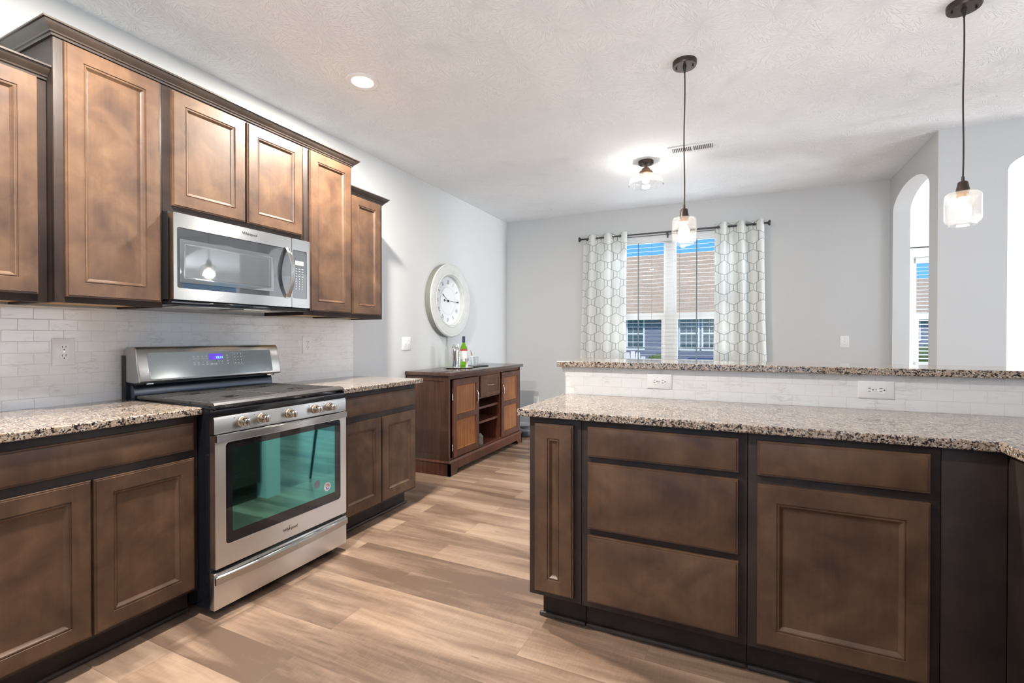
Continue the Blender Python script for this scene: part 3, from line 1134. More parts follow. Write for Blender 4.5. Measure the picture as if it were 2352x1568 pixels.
# door
d = part('oven_door', MB().ring(rrect(Y0 + .001, Y1 - .003, .2165, .7945, .004, 5), rrect(.067, .737, .309, .757, .018, 5), PX(.691), 0, .034), M['steel_v'], t)
part('door_glass', MB().ring(rrect(.0675, .7365, .3095, .7565, .018, 5), rrect(.099, .698, .358, .727, .004, 5), PX(.717), 0, .006), M['black_glass'], d)
part('window_glass', MB().prism(rrect(.099, .698, .358, .727, .004, 5), PX(.717), .001, .0058), M['oven_glass'], d, 'mirror-like teal oven glass')
hp = []
for k in range(25):
    q = k / 24
    hp.append((.014 + .753 * q, .746 + .026 * (1 - (2 * q - 1) ** 2)))
loop = [(x, y) for y, x in hp] + [(x - .016, y) for y, x in reversed(hp)]
part('handle', MB().prism(loop, PZ(0), .7685, .7975).box(.724, .742, .020, .045, .772, .795).box(.724, .742, .738, .763, .772, .795), M['steel'], d, smooth=50)
text('brand_lettering', 'Whirlpool', .0205, M['black'], d, (.7252, .400, .262), (0, 1, 0), (0, 0, 1), shear=.15)
m = MB().tube([(.7256, .385 + .0135 * k / 8 + .0 * k, .250 + .026 * k / 8 + .004 * sin(k)) for k in range(9)], .0008, 5)
part('brand_swoosh', m, M['black'], d)
st = part('sticker', MB().prism(circ(.643, .402, .0235), PX(.7229), 0, .0006), M['white_plastic'], d, 'round white sticker with red and blue arcs')
ptsr = [(.6436 + .011 * cos(a), .4035 + .011 * sin(a)) for a in [radians(x) for x in range(-20, 160, 15)]]
part('sticker_mark', MB().tube([(.7237, a, b) for a, b in ptsr], .0022, 6), M['label_red'], st)
ptsb = [(.6436 + .0085 * cos(a), .3985 + .0085 * sin(a)) for a in [radians(x) for x in range(150, 345, 15)]]
part('sticker_mark', MB().tube([(.7237, a, b) for a, b in ptsb], .0026, 6), M['label_blue'], st)
m = MB()
for k in range(9):
    a = radians(20 + k * 17)
    y, z = .643 + .0185 * cos(a), .402 + .0185 * sin(a)
    m.box(.7234, .7238, y - .0013, y + .0013, z - .0016, z + .0016)
part('sticker_lettering', m, M['label_blue'], st)
part('round_badge', MB().prism(circ(.572, .433, .0215), PX(.7229), 0, .0004), M['tape'], d)
# storage drawer
dr = part('storage_drawer', MB().box(.691, XR - .002, Y0 - .004, Y1 + .001, .040, .198, .003), M['steel_v'], t)
lp = []
for k in range(25):
    q = k / 24
    lp.append((Y0 - .002 + (Y1 - Y0 + .002) * q, XR - .0015 + .010 + .022 * (1 - (2 * q - 1) ** 2)))
m = MB()
rows = []
for y, x in lp:
    rows.append([(XR - .003, y, .190), (x - .006, y, .187), (x, y, .182), (x, y, .156), (x - .006, y, .151), (XR - .003, y, .151)])
n = 6
m.add([p for r in rows for p in r], [(i * n + k, i * n + (k + 1) % n, (i + 1) * n + (k + 1) % n, (i + 1) * n + k) for i in range(24) for k in range(n)] + [list(range(n)), [24 * n + k for k in range(n)][::-1]])
part('drawer_handle', m, M['steel'], dr, smooth=50)
# control strip and knobs
m = MB()
m.prism([(.69, .800), (.722, .800), (.722, .860), (.718, .873), (.69, .873)], lambda u, v, d: (u, d, v), Y0, Y1 - .001)
cs = part('control_strip', m, M['steel'], t)
m = MB()
m.prism([(.60, .8735), (.716, .8735), (.718, .880), (.716, .900), (.708, .907), (.60, .907)], lambda u, v, d: (u, d, v), Y0 + .002, Y1 - .003)
part('front_rail', m, M['black_enamel'], t)
for y in (.110, .208, .362, .522, .622):
    part('burner_mark', MB().box(.7218, .7224, y - .002, y + .002, .858, .862), M['black'], cs)
for y in (.146, .243, .398, .560, .656):
    k = part('knob', MB().lathe([(.0235, 0), (.0235, .006), (.0215, .009), (.0195, .010), (.0195, .016), (.0175, .017), (.0165, .042), (.0145, .045), (0.0001, .0455)], (.722, y, .839), 'x', 28), M['knob'], t)
    part('knob_grip', MB().box(.7285, .7725, y - .0052, y + .0052, .8225, .8555, .002), M['chrome'], k)
# cooktop
m = MB()
m.box(.10, .60, Y0 + .002, Y1 - .003, .9055, .910, .002)
m.box(.10, .715, Y0 + .001, Y0 + .012, .9055, .916, .002).box(.10, .715, Y1 - .014, Y1 - .003, .9055, .916, .002)
part('cooktop', m, M['black_enamel'], t)
for x, y, r in ((.25, .16, .040), (.52, .16, .046), (.385, .40, .052), (.25, .64, .036), (.52, .64, .046)):
    b = part('burner', MB().lathe([(r + .012, 0), (r + .010, .006), (r, .008), (r, .013)], (x, y, .910), 'z', 24), M['chrome'], t)
    part('burner_cap', MB().lathe([(r - .004, 0), (r - .003, .004), (r - .010, .007)], (x, y, .9232), 'z', 24), M['black'], b)
for gi, (a, b) in enumerate(((.024, .3995), (.4005, .777))):
    m = MB()
    # frame of the continuous grate: wide bevelled front rail, slimmer sides and back
    m.prism([(.672, .922), (.712, .918), (.716, .924), (.706, .934), (.676, .939), (.670, .934)], lambda u, v, d: (u, d, v), a, b)
    m.box(.135, .150, a, b, .922, .936, .003)
    for y in (a, b - .012):
        m.box(.150, .674, y, y + .012, .920, .936, .003)
    for k in range(13):
        x = .182 + k * .0375
        if k in (2, 3, 9, 10):
            c = (a + b) / 2
            m.box(x - .0035, x + .0035, a + .012, c - .035, .925, .9375, .002).box(x - .0035, x + .0035, c + .035, b - .012, .925, .9375, .002)
        else:
            m.box(x - .0035, x + .0035, a + .012, b - .012, .925, .9375, .002)
    for y in (a + .125, b - .137):
        m.box(.150, .672, y, y + .009, .9195, .927)
    for x in (.15, .66):
        for y in (a + .004, b - .016):
            m.box(x, x + .012, y, y + .012, .9105, .924)
    g = part('grate', m, M['iron'], t)
    if gi == 0:
        part('grate_rail', MB().tube([(.30, .0165, .929), (.56, .0165, .929)], .0045, 8), M['black'], g)
# backguard
m = MB()
prof = [(.022, .995), (.150, .995), (.166, .999), (.168, 1.006), (.134, 1.160), (.124, 1.171), (.060, 1.172), (.040, 1.160), (.022, 1.120)]
bgd = part('backguard', MB().prism(prof, lambda u, v, d: (u, d, v), Y0 - .002, Y1 + .022), M['steel'], t, smooth=50)
bv = bgd.modifiers.new('round', 'BEVEL')
bv.width = .007
bv.segments = 3
bv.limit_method = 'ANGLE'
bv.angle_limit = radians(50)


def SL(u, v, d):     # slanted face of the backguard; v = height
    q = (v - 1.006) / (1.160 - 1.006)
    return (.168 + (.134 - .168) * q + d * .976, u, v + d * .215)


dp = part('display_panel', MB().prism(rrect(.066, .746, 1.014, 1.142, .010, 5), SL, -.004, .0012), M['panel_glass'], bgd)
part('display', MB().prism(rrect(.364, .442, 1.096, 1.129, .001, 1), SL, .0013, .0017), M['lcd'], dp, 'blue lit clock display')
SX, SY = Vector((0, 1, 0)), (Vector((.134 - .168, 0, .154))).normalized()
text('clock_digits', '10:14', .0185, M['digits'], dp, SL(.4215, 1.1075, .0019), SX, SY, .0002)
m = MB()


def dash(u, v, w, h):
    m.prism([(u - w / 2, v - h / 2), (u + w / 2, v - h / 2), (u + w / 2, v + h / 2), (u - w / 2, v + h / 2)], SL, .0013, .0016)


for r_ in range(4):
    for c_ in range(3):
        dash(.513 + c_ * .0185, 1.124 - r_ * .0165, .004, .0045)
for a, b, c_, d_ in ((.502, .562, 1.1325, .0006), (.502, .562, 1.066, .0006)):
    dash((a + b) / 2, c_, b - a, d_)
for u in (.502, .562):
    dash(u, 1.099, .0007, .066)
part('number_pad', m, M['print'], dp)
m = MB()
for c_ in range(4):
    u = .284 + c_ * .0225
    dash(u, 1.116, .007, .006)
    dash(u, 1.103, .013, .0025)
    dash(u, 1.084, .006, .006)
    dash(u, 1.073, .012, .005)
part('mode_buttons', m, M['print'], dp)
m = MB()
for u in (.376, .398):
    dash(u, 1.074, .018, .009)
part('start_buttons', m, M['print'], dp)
m = MB()
for u in (.417, .437):
    dash(u, 1.086, .012, .003)
    dash(u, 1.076, .006, .006)
for v in (1.118, 1.104, 1.088, 1.073):
    dash(.468, v, .010, .005)
part('side_buttons', m, M['print'], dp)
m = MB()
dash(.715, 1.027, .028, .003)
part('small_print', m, M['print'], dp)
m = MB()
m.prism([(.045, .908), (.108, .908), (.112, .914), (.104, .968), (.094, .984), (.045, .986)], lambda u, v, d: (u, d, v), Y0 + .008, Y1 + .004)
part('splash_panel', m, M['splash'], t, smooth=60)
m = MB().box(.03, .120, Y0 + .012, Y1 + .010, .986, .995).box(.022, .058, Y0 - .003, Y0 + .012, .9145, 1.130)
part('backguard_side', m, M['black'], t)
for y in (.06, .72):
    part('hinge_clip', MB().box(.1205, .150, y, y + .03, .986, .9945, .002), M['chrome'], t)

# ------------------------------------------------------------------ microwave
XM = .430
a, b, z0, z1 = .0235, .7925, 1.391, 1.790
t = thing('microwave', 'stainless steel over-the-range microwave mounted under the wall cabinet', 'microwave', (.22, .40, z0))
part('body', MB().box(.003, .388, a, b, z0 + .004, z1 + .008), M['black'], t)
ysp = .664
fo = rrect(a + .001, ysp - .0015, z0 + .002, z1, .004, 5)
fi = rrect(.040, ysp - .0015 - .004, 1.446, 1.725, .010, 5)
dr = part('door', MB().ring(fo, fi, PX(.389), 0, .041), M['steel'], t)
part('door_glass', MB().prism(rrect(.0405, ysp - .006, 1.4465, 1.7245, .010, 5), PX(.40), 0, .0285), M['mw_glass'], dr)
part('window_screen', MB().rings((.052, .548, 1.472, 1.673), [(0, 0), (.0, .0012), (.003, .0016), (.024, .0009), (.0245, .0013)], PX(.4286)), M['mw_screen'], dr)
hp = []
m = MB()
n = 20
rows = []
for k in range(n + 1):
    q = k / n
    z = 1.447 + .280 * q
    bow = .050 * (1 - (2 * q - 1) ** 2)
    x = .434 + bow
    hw = .0135
    rows.append([(x, .630 - hw, z), (x + .006, .630 - hw + .003, z), (x + .008, .630, z), (x + .006, .630 + hw - .003, z), (x, .630 + hw, z), (x - .004, .630 + hw - .003, z), (x - .004, .630 - hw + .003, z)])
nn = 7
m.add([p for r in rows for p in r], [(i * nn + k, i * nn + (k + 1) % nn, (i + 1) * nn + (k + 1) % nn, (i + 1) * nn + k) for i in range(n) for k in range(nn)] + [list(range(nn)), [n * nn + k for k in range(nn)][::-1]])
m.box(.428, .437, .619, .641, 1.443, 1.452).box(.428, .437, .619, .641, 1.722, 1.731)
part('handle', m, M['steel'], dr, smooth=50)
text('brand_lettering', 'Whirlpool', .0205, M['black'], dr, (.4302, .402, 1.7600), (0, 1, 0), (0, 0, 1), shear=.12)
part('brand_swoosh', MB().tube([(.4306, .398 + .0125 * k / 8, 1.750 + .024 * k / 8 + .003 * sin(k)) for k in range(9)], .0007, 5), M['chrome'], dr)
cp = part('control_panel', MB().ring(rrect(ysp + .0015, b - .001, z0 + .002, z1, .004, 5), rrect(ysp + .0015 + .004, b - .022, 1.446, 1.725, .008, 5), PX(.389), 0, .041), M['steel'], t)
part('panel_glass', MB().prism(rrect(ysp + .006, b - .0225, 1.4465, 1.7245, .008, 5), PX(.40), 0, .0285), M['mw_glass'], cp)
part('display', MB().prism(rrect(.690, .748, 1.640, 1.664, .002, 2), PX(.4286), 0, .0006), M['print'], cp)
m = MB()
for r_ in range(9):
    for c_ in range(3):
        y, z = .696 + c_ * .022, 1.618 - r_ * .0145
        w, hh = (.006, .0012) if r_ < 4 else (.0016, .0022)
        m.box(.4286, .4291, y - w, y + w, z - hh, z + hh)
part('keypad_print', m, M['print'], cp)
part('vent_base', MB().box(.06, .405, a + .004, b - .004, 1.372, 1.3945, .004), M['black_enamel'], t)
for y in (.10, .44):
    part('grease_filter', MB().box(.12, .33, y, y + .26, 1.3685, 1.3718), M['rack'], t)
for y in (.10, .60):
    part('worklight', MB().box(.34, .38, y, y + .10, 1.3690, 1.3718), M['tape'], t)

# ------------------------------------------------------------------ outlets and switches
WALLP = 'white plastic'


def plate(label, mp, cu, cv, w, h, kind, cat='outlet', horiz=False, name='wall_outlet'):
    o = mp(cu, cv, 0)
    t = thing(name, label, cat, o)
    part('cover_plate', MB().rings((cu - w / 2, cu + w / 2, cv - h / 2, cv + h / 2), [(0, 0), (0, .003), (.006, .0062)], mp), M['white_plastic'], t)
    if kind == 'duplex':
        for s in (-1, 1):
            if horiz:
                q, v = cu + s * .0195, cv
                lp = [(q + .0168 * cos(a) if abs(cos(a)) < .86 else q + .0145 * math.copysign(1, cos(a)), v + .0168 * sin(a)) for a in [2 * pi * k / 24 for k in range(24)]]
            else:
                q, v = cu, cv + s * .0195
                lp = [(q + .0168 * cos(a), v + .0168 * sin(a) if abs(sin(a)) < .86 else v + .0145 * math.copysign(1, sin(a))) for a in [2 * pi * k / 24 for k in range(24)]]
            r_ = part('receptacle', MB().prism(lp, mp, .004, .0078), M['white_plastic'], t)
            m = MB()
            if horiz:
                for dv in (.0062, -.0062):
                    bxm(m, mp, q - .008, q + .001, v + dv - .0012, v + dv + .0012, .0078, .0081)
                m.prism(circ(q + .0085, v, .0027, 12), mp, .0078, .0081)
            else:
                for du in (.0062, -.0062):
                    bxm(m, mp, q + du - .0011, q + du + .0011, v - .001, v + .008, .0078, .0081)
                m.prism(circ(q, v - .0085, .0027, 12), mp, .0078, .0081)
            part('slots', m, M['slot'], r_)
        part('screw', MB().prism(circ(cu, cv, .0028, 10), mp, .006, .0072), M['chrome'], t)
    else:
        for q in kind:
            s_ = part('toggle', MB(), M['white_plastic'], t) if False else None
            m = MB()
            bxm(m, mp, cu + q - .005, cu + q + .005, cv - .012, cv + .012, .0055, .0068)
            bxm(m, mp, cu + q - .0032, cu + q + .0032, cv + .000, cv + .010, .0068, .0160, .001)
            part('toggle', m, M['white_plastic'], t)
            m = MB()
            for dv in (.030, -.030):
                m.prism(circ(cu + q, cv + dv, .0026, 10), mp, .006, .0070)
            part('screw', m, M['tape'], t)
    return t


TL = PX(.0092)
plate('white duplex outlet on the tile left of the range', TL, -.2035, 1.1535, .081, .123, 'duplex')
plate('white duplex outlet on the tile between the range and the countertop end', TL, 1.1465, 1.166, .084, .122, 'duplex')
plate('white double switch plate on the grey wall left of the clock', PX(.0004), 2.278, 1.1615, .128, .121, (-.023, .023), 'switch', name='light_switch')
TP = PY(1.1778)
plate('white horizontal outlet on the bar tile, the left one of two', TP, 2.402, .999, .119, .073, 'duplex', horiz=True)
plate('white horizontal outlet on the bar tile, the right one of two', TP, 3.281, .998, .123, .074, 'duplex', horiz=True)
plate('white single switch plate on the far wall right of the curtains', PY(YF - .0004), 3.722, 1.176, .076, .118, (0,), 'switch', name='light_switch')
plate('white outlet low on the far wall right of the sideboard', PY(YF - .0004), .418, .405, .076, .118, 'duplex')

# ------------------------------------------------------------------ lights on the ceiling


def bulb_mb(cz, r=.030, neck=.058):
    p = [(.0125, neck), (.014, neck - .012)]
    for k in range(9):
        a = radians(60 - 150 * k / 8)
        p.append((max(.0005, r * cos(a)), r * sin(a)))
    return MB().lathe([(q, cz + h) for q, h in p], (0, 0, 0), 'z', 24)


def pendant(label):
    t = thing('pendant_light', label, 'pendant light', (0, 0, 0), 'glass pendants over the bar')
    c = part('canopy', MB().lathe([(.0635, H), (.0635, H - .020), (.060, H - .027), (.0001, H - .0275)], seg=40), M['bronze'], t)
    m = MB()
    for s in (-1, 1):
        m.lathe([(.0042, H - .036), (.0042, H - .027)], (s * .043, 0, 0), seg=10)
    part('canopy_screw', m, M['black'], c)
    part('strain_relief', MB().lathe([(.010, H - .0275), (.008, H - .040), (.0045, H - .062)], seg=14), M['black'], t)
    zt = 1.945
    pts = []
    for k in range(33):
        q = k / 32
        z = H - .03 + (zt - H + .03) * q
        pts.append((.0018 * sin(9 * q), .0012 * sin(7 * q + 1), z))
    part('cord', MB().tube(pts, .0034, 8), M['cord'], t)
    part('socket_cup', MB().lathe([(.0055, zt + .004), (.0065, zt - .016), (.014, zt - .018), (.018, zt - .022), (.0258, zt - .064), (.0262, zt - .067), (.0001, zt - .067)], seg=28), M['bronze'], t)
    part('socket_collar', MB().lathe([(.0215, zt - .067), (.0215, zt - .086), (.019, zt - .090), (.0001, zt - .090)], seg=24), M['bronze_light'], t)
    zb = 1.728
    prof = [(.026, 1.8795), (.045, 1.8785), (.056, 1.8745), (.0625, 1.867), (.0655, 1.855), (.0660, 1.80), (.0660, 1.765), (.0645, 1.753), (.060, 1.744), (.054, 1.7405), (.0505, 1.737), (.0495, 1.728), (.047, 1.728), (.0475, 1.739), (.053, 1.7435), (.0585, 1.747), (.062, 1.755), (.0635, 1.767), (.0635, 1.855), (.060, 1.865), (.055, 1.8715), (.045, 1.8755), (.026, 1.8765)]
    part('glass_shade', MB().lathe(prof, seg=48, close=True), M['seeded'], t, smooth=60)
    part('bulb', bulb_mb(1.800), M['bulb'], t)
    l = lamp('POINT', 'pendant_glow', (0, 0, 1.800), 16.5, (1, .95, .89), .034)
    l.parent = t
    return t


p1 = pendant('glass pendant light hanging in front of the curtained window')
p1.location = (2.486, 1.50, 0)
dup(p1, (3.679, 1.55, 0), 'larger-looking glass pendant light hanging near the right edge')

t = thing('flush_light', 'small ceiling light with flared clear glass shade near the air vent', 'ceiling light', (2.040, 2.93, 2.52))
O = (2.040, 2.93, 0)
cn = part('canopy', MB().lathe([(.064, H), (.064, H - .022), (.058, H - .028), (.0001, H - .028)], O, seg=36), M['bronze'], t)
m = MB()
for s in (-1, 1):
    m.lathe([(.005, H - .040), (.005, H - .028)], (O[0] + s * .040, O[1], 0), seg=10)
part('canopy_screw', m, M['black'], cn)
part('neck', MB().lathe([(.013, H - .028), (.013, 2.672)], O, seg=20), M['bronze_light'], t)
part('socket_cup', MB().lathe([(.014, 2.676), (.030, 2.672), (.036, 2.660), (.036, 2.652), (.052, 2.646), (.058, 2.634), (.060, 2.622), (.0001, 2.622)], O, seg=32), M['bronze_light'], t)
part('glass_shade', MB().lathe([(.058, 2.622), (.085, 2.610), (.120, 2.594), (.136, 2.582), (.140, 2.570), (.142, 2.552), (.146, 2.527), (.1435, 2.527), (.1395, 2.552), (.1375, 2.568), (.134, 2.579), (.119, 2.590), (.085, 2.606), (.058, 2.618)], O, seg=56, close=True), M['flared'], t, smooth=60)
part('bulb', MB().lathe([(.0125, 2.622), (.014, 2.61), (.026, 2.592), (.030, 2.572), (.026, 2.554), (.014, 2.545), (.0005, 2.543)], O, seg=24), M['bulb'], t)
l = lamp('POINT', 'flush_glow', (0, 0, 0), 23, (1, .97, .93), .034)
l.parent = t
l.location = (0, 0, .050)


def can(label):
    t = thing('recessed_light', label, 'recessed light', (0, 0, 0))
    part('trim_ring', MB().lathe([(.096, H - .0005), (.095, H - .005), (.088, H - .0085), (.064, H - .005), (.060, H - .0005)], seg=48, close=True), M['trim'], t)
    part('lens', MB().lathe([(.061, H - .0006), (.058, H - .0036), (.0001, H - .0045)], seg=40), M['lens'], t)
    l = lamp('AREA', 'downlight_glow', (0, 0, H - .010), 50, (1, .94, .85), .11, None, (0, 0, -1))
    l.data.shape = 'DISK'
    l.parent = t
    return t


c1 = can('round recessed ceiling light above the range')
c1.location = (.740, .905, 0)
for lc, lb in (((1.05, -.55, 0), 'second recessed ceiling light, above the left counter near the camera'),):
    dup(c1, lc, lb)

t = thing('ceiling_vent', 'white rectangular air vent in the ceiling beside the flush light', 'vent', (2.425, 2.785, H))
vx0, vx1, vy0, vy1 = 2.244, 2.606, 2.705, 2.866
m = MB()
DZ = lambda u, v, d: (u, v, H - d)
m.ring(rrect(vx0, vx1, vy0, vy1, .004, 2), rrect(vx0 + .030, vx1 - .030, vy0 + .030, vy1 - .030, .002, 2), DZ, .0003, .007)
part('vent_frame', m, M['ledge'], t)
part('vent_recess', MB().box(vx0 + .03, vx1 - .03, vy0 + .03, vy1 - .03, H - .0012, H - .0003), M['vent_dark'], t)
m = MB()
xx = vx0 + .036
while xx < vx1 - .034:
    m.prism([(xx, H - .0015), (xx + .0015, H - .0015), (xx + .0075, H - .0075), (xx + .006, H - .0075)], lambda u, v, d: (u, d, v), vy0 + .0305, vy1 - .0305)
    xx += .0135
m.box((vx0 + vx1) / 2 - .006, (vx0 + vx1) / 2 + .006, vy0 + .03, vy1 - .03, H - .0075, H - .0012)
part('louvers', m, M['ledge'], t)
part('vent_screw', MB().lathe([(.004, H - .0085), (.004, H - .007)], (vx0 + .015, 2.785, 0), seg=10).lathe([(.004, H - .0085), (.004, H - .007)], (vx1 - .015, 2.785, 0), seg=10), M['tape'], t)

# ------------------------------------------------------------------ wall clock
CY, CZ = 2.942, 1.600
t = thing('wall_clock', 'large round white wall clock with roman numerals above the sideboard', 'clock', (.0, CY, CZ - .38))
R = .379
part('clock_frame', MB().lathe([(R - .006, .058), (R, .062), (R, .068), (R - .008, .076), (R - .020, .079), (R - .028, .077), (R - .034, .079), (R - .10, .070), (R - .104, .073), (R - .110, .072), (R - .115, .066), (R - .121, .066), (R - .128, .058), (R - .129, .020), (R - .012, .020)], (.0, CY, CZ), 'x', 72, close=True), M['clock_frame'], t, smooth=30)
part('clock_side', MB().lathe([(R - .014, .0005), (R - .004, .0005), (R - .002, .058), (R - .012, .058)], (.0, CY, CZ), 'x', 72, close=True), M['clock_side'], t)
for rr, xx in ((R - .0335, .0772), (R - .1035, .0706), (R - .0085, .0755), (R - .1155, .0660)):
    part('groove_line', MB().tube([(xx, CY + rr * cos(2 * pi * k / 96), CZ + rr * sin(2 * pi * k / 96)) for k in range(96)], .0011, 5, True), M['clock_side'], t)
fc = part('clock_face', MB().lathe([(R - .1295, .0195), (R - .1295, .0245), (.0001, .0245)], (.0, CY, CZ), 'x', 64), M['clock_face'], t)
XF = .0248
for i, s in enumerate(['XII', 'I', 'II', 'III', 'IIII', 'V', 'VI', 'VII', 'VIII', 'IX', 'X', 'XI']):
    a = radians(90 - 30 * i)
    e = Vector((0, cos(a), sin(a)))
    X = Vector((0, sin(a), -cos(a)))
    text('numeral', s, .064, M['clock_ink'], fc, Vector((XF, CY, CZ)) + e * .193, X, e, .0003, sx=.62)
part('chapter_ring', MB().tube([(XF, CY + .142 * cos(2 * pi * k / 64), CZ + .142 * sin(2 * pi * k / 64)) for k in range(64)], .0007, 4, True), M['tape'], fc)
text('maker_mark', '~M~', .022, M['tape'], fc, (XF, CY, CZ + .095), (0, 1, 0), (0, 0, 1), .0002) if False else None


def hand(name, ang, ln, w, tail, x):
    a = radians(ang)
    e = Vector((0, cos(a), sin(a)))
    s = Vector((0, -sin(a), cos(a)))
    c0 = Vector((0, CY, CZ))
    m = MB()

    def mp(u, v, d):
        p = c0 + e * u + s * v
        return (x + d, p.y, p.z)
    m.prism([(-tail, -w * .5), (ln * .72, -w * .45), (ln * .74, -w * 1.8), (ln * .86, -w * 1.2), (ln, 0), (ln * .86, w * 1.2), (ln * .74, w * 1.8), (ln * .72, w * .45), (-tail, w * .5)], mp, 0, .0015)
    if tail > .03:
        m.prism(circ(-tail, 0, .012, 16), mp, 0, .0015)
    return part(name, m, M['black'], t, tri=True)


hand('hour_hand', 90 - 302, .128, .0035, .02, .028)
hand('minute_hand', -2, .215, .0030, .070, .031)
part('hand_hub', MB().lathe([(.012, .0246), (.012, .034), (.008, .036)], (0, CY, CZ), 'x', 20), M['black'], t)

# ------------------------------------------------------------------ sideboard
t = thing('sideboard', 'dark cherry wood sideboard with orange-brown door panels under the clock', 'sideboard', (.27, 3.03, 0))
SY0, SY1 = 2.265, 3.785
part('top', MB().box(.012, .505, 2.240, 3.800, .880, .912, .004), M['sb_top'], t)
m = MB()
m.box(.02, .470, SY0, SY0 + .02, .125, .880).box(.02, .470, SY1 - .02, SY1, .125, .880).box(.02, .035, SY0 + .02, SY1 - .02, .125, .880).box(.035, .462, SY0 + .02, SY1 - .02, .125, .148)
m.box(.035, .462, 2.800, 2.820, .148, .880).box(.035, .462, 3.262, 3.282, .148, .880)
m.box(.035, .462, SY0 + .02, 2.800, .848, .880).box(.035, .462, 2.820, 3.262, .615, .880).box(.035, .462, 3.282, SY1 - .02, .848, .880)
part('case', m, M['sb_dark'], t)
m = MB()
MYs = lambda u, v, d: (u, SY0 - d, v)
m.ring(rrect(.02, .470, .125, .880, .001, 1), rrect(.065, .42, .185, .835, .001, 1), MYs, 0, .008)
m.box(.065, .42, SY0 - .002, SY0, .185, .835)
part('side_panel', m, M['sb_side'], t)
m = MB()
m.prism([(2.252, 0), (2.36, 0), (2.36, .020), (2.385, .045), (3.665, .045), (3.69, .020), (3.69, 0), (3.798, 0), (3.798, .112), (2.252, .112)], PX(.462), 0, .026)
m.box(.015, .488, 2.252, 2.268, 0, .112).box(.015, .488, 3.782, 3.798, 0, .112)
m.sweep(lambda d: [(.02, 2.262 - d), (.472 + d, 2.262 - d), (.472 + d, 3.788 + d), (.02, 3.788 + d)], [(0, .112), (.016, .112), (.016, .118), (.008, .128), (.002, .134), (0, .134)])
part('plinth', m, M['sb_dark'], t, tri=True)
for z in (.374, .518):
    part('shelf', MB().box(.04, .445, 2.8205, 3.2615, z - .011, z + .011), M['sb_dark'], t)


def handle(mp, u, v, ln, vert, parent):
    m = MB()
    pts = []
    for k in range(11):
        q = k / 10
        s = (q - .5) * ln
        d = .008 + .020 * (1 - (2 * q - 1) ** 4)
        pts.append(mp(u, v + s, d) if vert else mp(u + s, v, d))
    m.tube(pts, .006, 8)
    return part('handle', m, M['knob'], parent)


SBP = PX(.463)
SBD = [(0, 0), (0, .012), (.004, .016), (.052, .016), (.055, .010), (.058, .008)]
for (a, b), hu in (((2.325, 2.785), 2.755), ((3.292, 3.745), 3.325)):
    m = MB()
    m.ring(rrect(a, b, .150, .842, .002, 2), rrect(a + .055, b - .055, .205, .787, .001, 2), SBP, 0, .016)
    bxm(m, SBP, a + .055, b - .055, .475, .525, 0, .016)
    d = part('door', m, M['sb_dark'], t)
    for z0_, z1_ in ((.525, .787), (.205, .475)):
        part('door_panel', MB().rings((a + .055, b - .055, z0_, z1_), [(0, 0.0), (0, .008), (.004, .010), (.008, .006)], SBP), M['sb_panel'], d)
    handle(SBP, hu, .645, .135, True, d)
    hy = a if hu > (a + b) / 2 else b
    if hy == a:
        part('hinge', MB().cyl((.470, a - .004, .66), (.470, a - .004, .72), .005, 8).cyl((.470, a - .004, .21), (.470, a - .004, .27), .005, 8), M['knob'], d)
d = part('drawer_front', MB().rings((2.828, 3.254, .630, .842), [(0, 0), (0, .013), (.003, .016), (.036, .016), (.039, .010), (.043, .009)], SBP), M['sb_dark'], t)
handle(SBP, 3.041, .738, .125, False, d)

# things standing on and in the sideboard
ZT0 = .912
o = solo('serving_tray', MB().lathe([(.0001, 0), (.115, 0), (.120, .004), (.150, .008), (.153, .012), (.150, .013), (.118, .0085), (.0001, .0075)], (.235, 2.800, ZT0), seg=56), M['chrome'],
         'round silver tray on the sideboard under the cocktail shaker', 'tray')
o.scale = (1, 1, 1)
solo('slate_board', MB().box(.200, .350, 2.950, 3.235, ZT0 + .0005, ZT0 + .012, .003), M['black'], 'flat dark rectangular board on the sideboard under the tumbler', 'board')
TZ = ZT0 + .0085
t = thing('cocktail_shaker', 'polished steel cocktail shaker on the silver tray', 'shaker', (.235, 2.755, TZ))
O = (.235, 2.745, TZ)
part('shaker_body', MB().lathe([(.030, 0), (.033, .003), (.043, .165)], O, seg=36), M['chrome'], t)
part('shaker_top', MB().lathe([(.0445, .165), (.0445, .172), (.040, .185), (.029, .204), (.022, .209)], O, seg=36), M['chrome'], t)
part('shaker_cap', MB().lathe([(.023, .209), (.023, .226), (.020, .231), (.0001, .232)], O, seg=28), M['chrome'], t)
t = thing('wine_bottle', 'green glass wine bottle with dark capsule behind the cocktail shaker', 'bottle', (.16, 2.985, ZT0))
O = (.190, 2.985, ZT0)
part('bottle_glass', MB().lathe([(.034, .0005), (.037, .006), (.037, .185), (.034, .205), (.022, .228), (.0145, .245), (.0135, .300), (.0145, .302), (.0145, .312)], O, seg=32), M['green_glass'], t)
part('capsule', MB().lathe([(.0150, .255), (.0150, .318), (.0145, .3195), (.0001, .320)], O, seg=24), M['navy'], t)
lb = part('bottle_label', MB().lathe([(.0374, .060), (.0374, .168)], O, seg=32, caps=False), M['label_white'], t)
part('label_band', MB().lathe([(.0377, .168), (.0377, .188)], O, seg=32, caps=False), M['label_red'], t)
t = thing('clear_bottle', 'clear glass bottle with pale cap between shaker and wine bottle', 'bottle', (.16, 2.87, ZT0))
O = (.165, 2.905, ZT0)
part('bottle_glass', MB().lathe([(.030, .0005), (.033, .005), (.033, .160), (.028, .185), (.016, .205), (.015, .222)], O, seg=28), M['clear'], t)
part('bottle_cap', MB().lathe([(.0165, .214), (.0165, .240), (.0001, .2405)], O, seg=20), M['white_plastic'], t)
